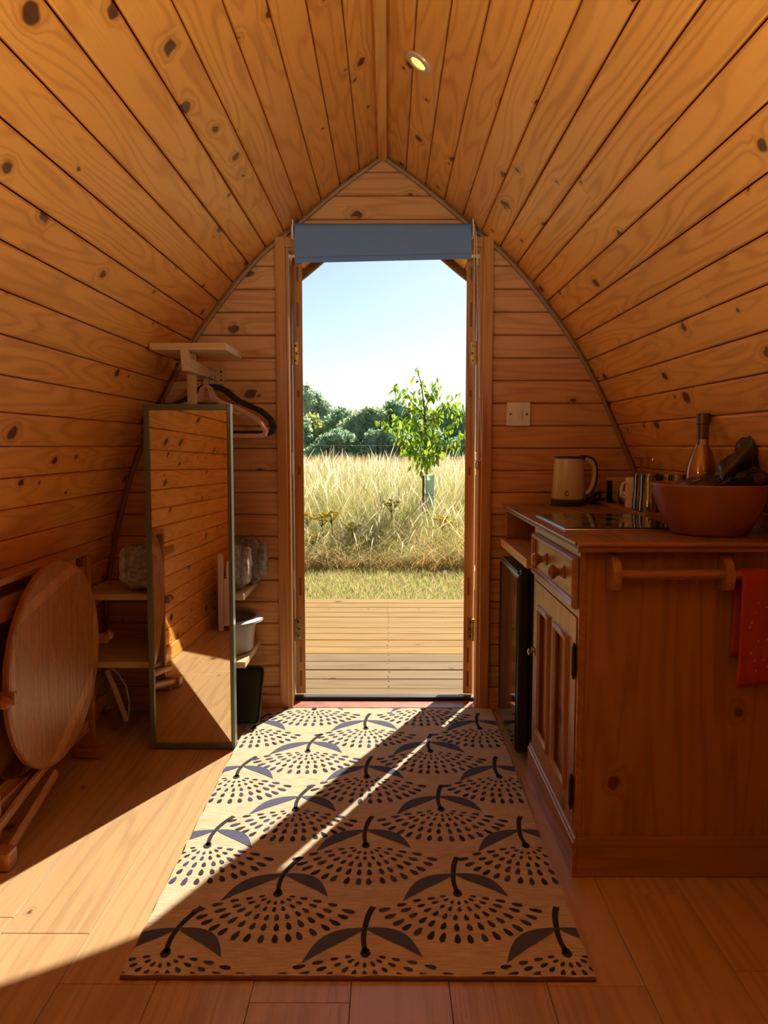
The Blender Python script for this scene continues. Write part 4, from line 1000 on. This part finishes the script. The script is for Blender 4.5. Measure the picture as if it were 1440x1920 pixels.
# ------------------------------------------------------------------ outside: deck, lawn, meadow, tree, hedge
DKZ = -.05; GZ = -.14
b = B(); b.box(-2.2, 2.2, D+.115, 5.24, GZ-.02, DKZ-.028)
dk = tag(b.done('deck', plain('deck_joists', (.035, .026, .018), .9)), 'timber deck of boards outside the doorway', 'deck', kind='structure')
y = D+.118; i = 0; rd = random.Random(2)
while y+.134 < 5.30:
    wd = .1385; old = i < 6; g = .0055 if old else .003
    b = B(); b.box(-2.2, 2.2, y+g, y+wd-.0005, DKZ-.028, DKZ+rd.uniform(-.0012, .0012), .003, 1); bo = b.done('deck_board', M['deck_old'] if old else M['deck'], dk)
    y += wd; i += 1
yd = y
ms = N('screw_heads'); ms.set((.05, .04, .03), .5, .6)
b = B()
y = D+.118
while y < yd-.01:
    for xx in (-1.2, -.6, 0, .6, 1.2):
        for dy in (.03, .108): b.lathe([(.004, -.0005), (.004, .0006), (.0005, .0008)], (xx+rd.uniform(-.006, .006), y+dy, DKZ+.0008), 6)
    y += .1385
b.done('screws', ms.m, dk)['kind'] = 'stuff'

m = N('meadow_soil'); tc = m.n('TexCoord').outputs['Object']; nf = m.noise(tc, 2.2, 4); nf2 = m.noise(tc, 14, 3)
m.set(m.mix(m.step(m.math('ADD', m.math('MULTIPLY', nf, .6), m.math('MULTIPLY', nf2, .4)), .38, .62), (.26, .20, .085), (.19, .185, .06)), .95, spec=.1); m.bump(nf2, .8, .05)
b = B(); b.box(-60, 60, -8, 160, GZ-.4, GZ)
tag(b.done('ground', m.m), 'dry grassy meadow ground', 'ground', kind='structure')
# loose stones edging the deck
r2 = np.random.default_rng(5); b = B()
for k in range(260):
    x, y, s_ = r2.uniform(-1.6, 1.6), r2.uniform(yd+.22, yd+.42), r2.uniform(.008, .022)
    pr = [(s_*.5, 0), (s_, s_*.4), (s_*.8, s_*.9), (s_*.2, s_*1.1)]
    b.lathe(pr, (x, y, GZ+.05*0), 6, sx=r2.uniform(.7, 1.4), sy=r2.uniform(.7, 1.2))
tag(b.done('gravel', plain('grey_stones', (.16, .15, .14), .8, var=.4, vs=40)), 'loose grey stones edging the deck', 'gravel', kind='stuff')

def blades(name, n, xy, hrange, wd, bend, mat, label, seed, head=0.0, zoff=GZ, cat='grass', seg=4, lean=(0, 0), ramp=None):
    r3 = np.random.default_rng(seed); X, Y = xy(r3, n); n = len(X)
    h = r3.uniform(*hrange, n)*r3.uniform(.75, 1.0, n); a = r3.uniform(0, 2*PI, n); bn = r3.uniform(.2, 1, n)*bend*h
    dx, dy = np.cos(a)*bn+lean[0]*h, np.sin(a)*bn+lean[1]*h; fa = r3.uniform(0, PI, n); w0 = wd*r3.uniform(.6, 1.3, n)
    if ramp: h = h*np.clip(ramp[0]+(1-ramp[0])*(Y-6.8)/ramp[1], 0, 1)*(1+.12*np.sin(X*2.3+Y*1.7)+.10*np.sin(X*5.1-Y*2.9)); dx, dy = np.cos(a)*bn*.8+lean[0]*h, np.sin(a)*bn*.8+lean[1]*h
    w0 = w0*np.maximum(1, Y/11)                               # far blades stand for small tufts
    ts = np.linspace(0, 1, seg+1); V = np.zeros((n, (seg+1)*2, 3)); tint = np.zeros((n, (seg+1)*2)); tr = r3.random(n)
    for k, t in enumerate(ts):
        cx, cy, cz = X+dx*t**2, Y+dy*t**2, zoff+h*(t-.18*bend*t**2.5)
        wk = w0*((1-t)*.85+.15)
        if head: wk = w0*(.42 if t < .72 else (head if t < .99 else .25))
        for s_, sg in ((0, -1), (1, 1)):
            V[:, k*2+s_, 0] = cx+sg*np.cos(fa)*wk; V[:, k*2+s_, 1] = cy+sg*np.sin(fa)*wk; V[:, k*2+s_, 2] = cz
            tint[:, k*2+s_] = np.clip(.65*tr+.35*t, 0, 1)
    base = np.arange(n)[:, None, None]*(seg+1)*2
    q = np.array([[k*2, k*2+1, k*2+3, k*2+2] for k in range(seg)])[None]
    o = np_mesh(name, V.reshape(-1, 3), (base+q).reshape(-1, 4), mat, attrs={'tint': tint.ravel()})
    return tag(o, label, cat, kind='stuff')
def wedge(y0, y1, spread, p=1.0):
    def f(r3, n):
        Y = y0+(y1-y0)*r3.random(n)**p; X = r3.uniform(-1, 1, n)*(Y*spread+.5); return X, Y
    return f
M['straw'] = leafmat('straw_grass', (.38, .27, .09), (.66, .54, .28), .6, tint=True)
M['seed'] = leafmat('pale_seed_heads', (.56, .45, .22), (.84, .73, .48), .6, tint=True)
M['green'] = leafmat('green_grass', (.22, .28, .05), (.48, .52, .13), .6, tint=True)
M['rust'] = leafmat('rusty_grass', (.55, .33, .11), (.78, .54, .20), .6, tint=True)
RP = (.30, 3.2)
blades('lawn_grass', 26000, wedge(yd+.20, 7.5, .30), (.03, .085), .0030, .9, M['straw'], 'short mown dry grass between deck and meadow', 1, seg=2)
blades('lawn_grass', 13000, wedge(yd+.20, 7.5, .30), (.03, .08), .0030, .8, M['green'], 'short green tufts in the mown grass by the deck', 2, seg=2)
blades('meadow_grass', 40000, wedge(6.85, 15, .24, 1.1), (.55, .98), .0036, .75, M['straw'], 'tall dry straw-coloured meadow grass', 3, ramp=RP, lean=(-.06, -.05))
blades('meadow_grass', 27000, wedge(6.95, 14, .24, 1.0), (.50, .92), .0046, .6, M['green'], 'tall green grass and weeds mixed into the dry meadow', 4, ramp=RP)
blades('meadow_grass', 6000, wedge(6.8, 8.0, .24, 1.0), (.45, .95), .0036, .8, M['rust'], 'rust-orange grass along the mown edge', 5, ramp=RP)
blades('seed_heads', 5200, wedge(7.0, 17, .24, .9), (.80, 1.12), .0036, .5, M['seed'], 'pale feathery seed heads standing above the meadow', 6, head=1.5, seg=6, ramp=(.38, 3.0), lean=(.05, 0))
blades('meadow_grass', 30000, wedge(15, 44, .20, 1.0), (.62, .95), .0042, .3, M['straw'], 'distant dry grass running back to the hedge', 7, seg=2)

def leaf_mesh(nm, L, W, curl=.25):
    st = [(0, .0), (.25, .8), (.5, 1.0), (.75, .72), (1, 0)]; V = []; Fq = []
    for t, wv in st:
        z = -curl*L*t*t; V += [(-W/2*wv, L*t, z+.12*W*wv), (0, L*t, z-.02*W), (W/2*wv, L*t, z+.12*W*wv)]
    for k in range(len(st)-1):
        for s_ in (0, 1): a = k*3+s_; Fq.append([a, a+1, a+4, a+3])
    me = bpy.data.meshes.new(nm); me.from_pydata(V, [], Fq); me.update(); return me
# young tree with guard and stake
TY = 9.0; TX = wl(800, 900, TY).x
M['tleaf'] = leafmat('cherry_leaves', (.20, .33, .03), (.54, .62, .06), .6)
M['bark'] = plain('young_bark', (.12, .085, .06), .85, bump=.5, bs=40)
tree = thing('young_tree', (TX, TY, GZ), 'young leafy sapling growing in the meadow beyond the deck', 'tree')
rt = random.Random(17)
def tp(px, py, dy=0): p = wl(px, py, TY+dy); return p
trunk = [Vector((TX+.02, TY, GZ)), tp(803, 960), tp(800, 880), tp(798, 820), tp(796, 770), tp(790, 720), tp(782, 692)]
b = B(); b.tube(trunk, [.020, .018, .016, .013, .009, .006, .003], 8); b.done('trunk', M['bark'], tree, True)
branches = [[(798, 845), (770, 815), (735, 800), (714, 795)], [(797, 825), (760, 790), (730, 768)], [(798, 850), (830, 815), (858, 790)], [(796, 800), (830, 765), (862, 738)], [(795, 780), (765, 745), (742, 728)], [(794, 770), (812, 735), (818, 715)], [(799, 872), (815, 850), (826, 830)], [(799, 875), (792, 860), (788, 842)], [(798, 835), (785, 800), (770, 770)], [(797, 810), (815, 780), (835, 755)], [(796, 790), (850, 775), (868, 760)], [(798, 855), (850, 838), (872, 812)], [(798, 860), (765, 840), (748, 828)]]
allp = []
for bi, br in enumerate(branches):
    dyy = rt.uniform(-.35, .35); pts = [tp(px, py, dyy*k/(len(br)-1)) for k, (px, py) in enumerate(br)]
    b = B(); b.tube(pts, [.007*(1-.75*k/(len(pts)-1)) for k in range(len(pts))], 6); b.done('branch', M['bark'], tree, True)
    for k in range(len(pts)-1):
        for t in np.linspace(.15 if k == 0 else 0, 1, 12): allp.append((pts[k].lerp(pts[k+1], t), 1))
for k in range(3, len(trunk)-1):
    for t in np.linspace(0, 1, 8): allp.append((trunk[k].lerp(trunk[k+1], t), .55))
lmesh = leaf_mesh('leaf', .080, .036); lmesh.materials.append(M['tleaf'])
def leaf_mat(p, sp):
    p = p+Vector((rt.gauss(0, .045), rt.gauss(0, .06), rt.gauss(0, .04)))*sp
    s_ = rt.uniform(.75, 1.25)
    return Matrix.Translation(p) @ Matrix.Rotation(rt.uniform(0, 2*PI), 4, 'Z') @ Matrix.Rotation(R(rt.uniform(-85, -15)), 4, 'X') @ Matrix.Rotation(R(rt.uniform(-40, 40)), 4, 'Y') @ Matrix.Scale(s_, 4)
rt.shuffle(allp); k = 0
while k < 300:
    p, sp = allp[k % len(allp)]; o = bpy.data.objects.new('leaf', lmesh); C.objects.link(o); o.parent = tree
    o.matrix_local = Matrix.Translation(-ORG[tree.name]) @ leaf_mat(p, sp); k += 1
V, Fq = [], []; lv = [v.co.copy() for v in lmesh.vertices]; lf_ = [list(p.vertices) for p in lmesh.polygons]
for k in range(330):
    p, sp = allp[rt.randrange(len(allp))]; Mx = leaf_mat(p, sp*1.1); i0 = len(V); V += [tuple(Mx @ v - ORG[tree.name]) for v in lv]; Fq += [[i+i0 for i in f_] for f_ in lf_]
o = np_mesh('leaves', V, Fq, M['tleaf'], tree); o['kind'] = 'stuff'
gp = wl(803, 890, TY-.02)
tg = thing('tree_guard', (gp.x+.02, TY, GZ), 'pale green plastic tube guarding the sapling trunk', 'tree guard')
b = B(); b.lathe([(.050, GZ), (.050, gp.z), (.053, gp.z+.006), (.047, gp.z+.004), (.047, GZ)], (gp.x+.02, TY, 0), 16, caps=False); b.done('tube', leafmat('guard_plastic', (.74, .84, .74), (.78, .86, .76), .6), tg, True)
b = B()
for zz in (.18, .42): b.tube([(gp.x+.02+.052*math.cos(a), TY+.052*math.sin(a), zz) for a in np.linspace(0, 2*PI, 16, endpoint=False)], .004, 6, closed=True)
b.done('tie', M['cable'], tg)
sk = thing('tree_stake', (gp.x-.055, TY, GZ), 'slim wooden stake beside the pale tree guard', 'stake')
b = B(); b.box(gp.x-.068, gp.x-.042, TY-.013, TY+.013, GZ, gp.z-.01, .003); b.done('stake', M['bark'], sk)

# ragwort plants with yellow flower heads
M['yellow'] = leafmat('yellow_petals', (.70, .48, .02), (.85, .62, .05), .4)
for k, (px, py, yy) in enumerate(((604, 968, 7.7), (621, 962, 7.8), (586, 1006, 7.4), (733, 942, 8.0), (846, 978, 7.7), (829, 972, 7.9), (576, 965, 8.1), (660, 985, 7.6))):
    c = wl(px, py, yy); rg = thing('ragwort', (c.x, yy, GZ), ('yellow ragwort in front of the yellow-green hedge bush, beside a taller one', 'taller yellow ragwort beside its twin below the yellow-green bush', 'lone low yellow ragwort by the mown grass strip', 'yellow ragwort standing alone in the middle of the tall grass', 'yellow ragwort between the tree guard and the blind-chain door leaf', 'yellow ragwort close beside the pale tree guard', 'yellow ragwort partly hidden by the door leaf edge beside the clothes rail', 'small yellow ragwort between the lone low one and the middle one')[k], 'wildflower', 'yellow ragwort plants in the meadow')
    b = B(); b.tube([(c.x, yy, GZ), (c.x+.01, yy, (GZ+c.z)/2), (c.x, yy, c.z-.03)], .0045, 6); b.done('stem', M['green'], rg)
    for q in range(11):
        a = q*2.4; rd_ = .022*math.sqrt(q); hx, hy, hz = c.x+rd_*1.25*math.cos(a), yy+rd_*math.sin(a), c.z+rt.uniform(-.03, .03)-rd_*.35
        b = B(); b.tube([(c.x, yy, c.z-.11), (hx, hy, hz)], .002, 5); s1 = b.done('flower_stalk', M['green'], rg)
        b = B()
        for e in range(7): ea = e*.9; rad = .013*(e > 0); b.lathe([(.002, -.004), (.010, 0), (.009, .006), (.001, .009)], (hx+rad*math.cos(ea), hy+rad*math.sin(ea), hz+rt.uniform(-.006, .006)), 7)
        b.done('flower_head', M['yellow'], s1)
tw_ = wl(828, 1074, 6.6); b = B(); b.tube([(tw_.x-.06, 6.6, GZ+.05), (tw_.x, 6.62, GZ+.062), (tw_.x+.07, 6.6, GZ+.070)], .006, 6)
tag(b.done('twig', M['bark'], origin=(tw_.x, 6.6, GZ)), 'dark dry twig lying on the mown grass', 'twig')

# hedge bushes, tall tree beyond, wire fence at the field edge
def bush(name, px0, px1, ptop, y, label, c, seed, nl=6500, cat='bush', group='hedgerow bushes beyond the meadow', base=GZ, tall=False, ls=.11):
    x0, x1 = wl(px0, 800, y).x, wl(px1, 800, y).x; zt = wl(700, ptop, y).z; cx, rx = (x0+x1)/2, (x1-x0)/2
    t = thing(name, (cx, y, GZ), label, cat, group); r3 = np.random.default_rng(seed)
    hgt = zt-GZ; nlobe = 16; lob = []
    for k in range(nlobe):
        a = r3.uniform(0, 2*PI); rr_ = r3.uniform(.0, .72); zz = GZ+hgt*(r3.uniform(.45, .80) if tall else r3.uniform(.16, .78)); lob.append((cx+rx*rr_*math.cos(a), y+rx*.55*rr_*math.sin(a), zz, rx*r3.uniform(.30, .50), hgt*r3.uniform(.16, .27)))
    lob.append((cx, y, zt-hgt*.22, rx*.35, hgt*.2))
    L = np.array(lob); wgt = L[:, 3]**2*L[:, 4]; idx = r3.choice(len(L), nl, p=wgt/wgt.sum()); d = r3.normal(0, 1, (nl, 3)); d /= np.linalg.norm(d, axis=1)[:, None]
    rad = r3.uniform(.72, 1.06, nl)[:, None]; P = L[idx, :3]+d*rad*np.stack([L[idx, 3], L[idx, 3]*.8, L[idx, 4]], 1); P[:, 2] = np.maximum(P[:, 2], GZ+.03)
    u = d+r3.normal(0, .6, (nl, 3)); u /= np.linalg.norm(u, axis=1)[:, None]; v = np.cross(u, r3.normal(0, 1, (nl, 3))); v /= np.linalg.norm(v, axis=1)[:, None]; n2 = np.cross(u, v)
    s_ = r3.uniform(.6, 1.3, (nl, 1))*ls
    V = np.stack([P-v*s_, P+n2*s_*.5, P+v*s_, P-n2*s_*.5], 1).reshape(-1, 3)-np.array(ORG[t.name])
    o = np_mesh('foliage', V, np.arange(nl*4).reshape(-1, 4), c, t, attrs={'tint': np.repeat(r3.random(nl), 4)}); o['kind'] = 'stuff'
    # solid inner mass of haze-paled twigs so that the hedge is not see-through
    b = B()
    for lx, ly, lz, lr, lh in lob:
        b.lathe([(lr*.72*math.sin(q), -lh*.72*math.cos(q)) for q in np.linspace(.08, PI-.08, 6)], (lx, ly, lz), 9, sy=.8)
    b.done('inner_twigs', M['twig'], t, True)
    b = B(); b.tube([(cx, y, GZ), (cx+.1, y, GZ+hgt*.4), (cx, y, GZ+hgt*.75)], [.13*hgt/3, .09*hgt/3, .03*hgt/3], 8); b.done('trunk', M['bark'], t, True)
M['twig'] = plain('twiggy_mass', (.30, .41, .28), .95, var=.4, vs=3)  # twig colour paled with the same haze as the leaves
hg = [leafmat('hedge_green', (.33, .46, .31), (.52, .66, .38), .6, tint=True), leafmat('hedge_olive', (.38, .48, .28), (.60, .68, .38), .6, tint=True), leafmat('hedge_yellow', (.50, .54, .18), (.75, .75, .28), .6, tint=True)]  # lightened, greens also blued: lens haze put into the leaf colours
HY_ = 34
rows_h = [(470, 575, 770, 0, 'dense green hedge bush beyond the field, before the tall tree'), (545, 625, 772, 2, 'yellow-green hedge bush under the tall tree beyond the field'), (600, 680, 764, 0, 'dark green hedge bush with a rounded top at the field edge'), (650, 730, 760, 1, 'olive hedge bush between the dark bush and the high one'), (690, 775, 748, 0, 'highest hedge bush, right behind the sapling crown'), (750, 830, 760, 1, 'olive hedge bush half hidden by the sapling crown'), (805, 880, 757, 0, 'green hedge bush beyond the sapling, near the door edge'), (860, 960, 752, 1, 'olive hedge bush past the door edge'), (945, 1050, 758, 0, 'green hedge bush hidden far along behind the wall'), (380, 490, 766, 1, 'olive hedge bush far along behind the mirror wall')]
for k, (a, c, t, mi, lab) in enumerate(rows_h): bush('hedge_bush', a-14, c+14, t, HY_+(k % 3)*.9, lab, hg[mi], 40+k)
for k, (a, c) in enumerate(((480, 600), (575, 690), (665, 780), (755, 870), (845, 960))): bush('hedge_bush', a, c, 800, HY_-1.9, 'low scrubby bush at the foot of the hedge '+('under the tall hazy tree', 'before the dark round-topped bush', 'before the highest hedge bush', 'behind the sapling crown', 'past the door edge')[k], hg[0], 70+k, 4500, group='low scrub along the foot of the hedge')
bush('field_tree', 520, 622, 716, 52, 'taller hazy tree rising behind the hedge', leafmat('far_tree', (.38, .50, .36), (.56, .68, .44), .6, tint=True), 90, 7000, 'tree', 'trees beyond the hedge', tall=True, ls=.15)
fn = thing('wire_fence', (0, HY_-4, GZ), 'thin post and wire fence in front of the hedge', 'fence')
for px in (560, 640, 714, 752, 767, 840, 900):
    x = wl(px, 840, HY_-4).x; b = B(); b.box(x-.028, x+.028, HY_-4.03, HY_-3.97, GZ, 1.05, .01, 1); b.done('post', M['deck_old'], fn)
for z in (.55, 1.0):
    b = B(); b.tube([(-6, HY_-4, z), (0, HY_-4, z-.03), (6, HY_-4, z)], .006, 5); b.done('wire', M['chrome'], fn)
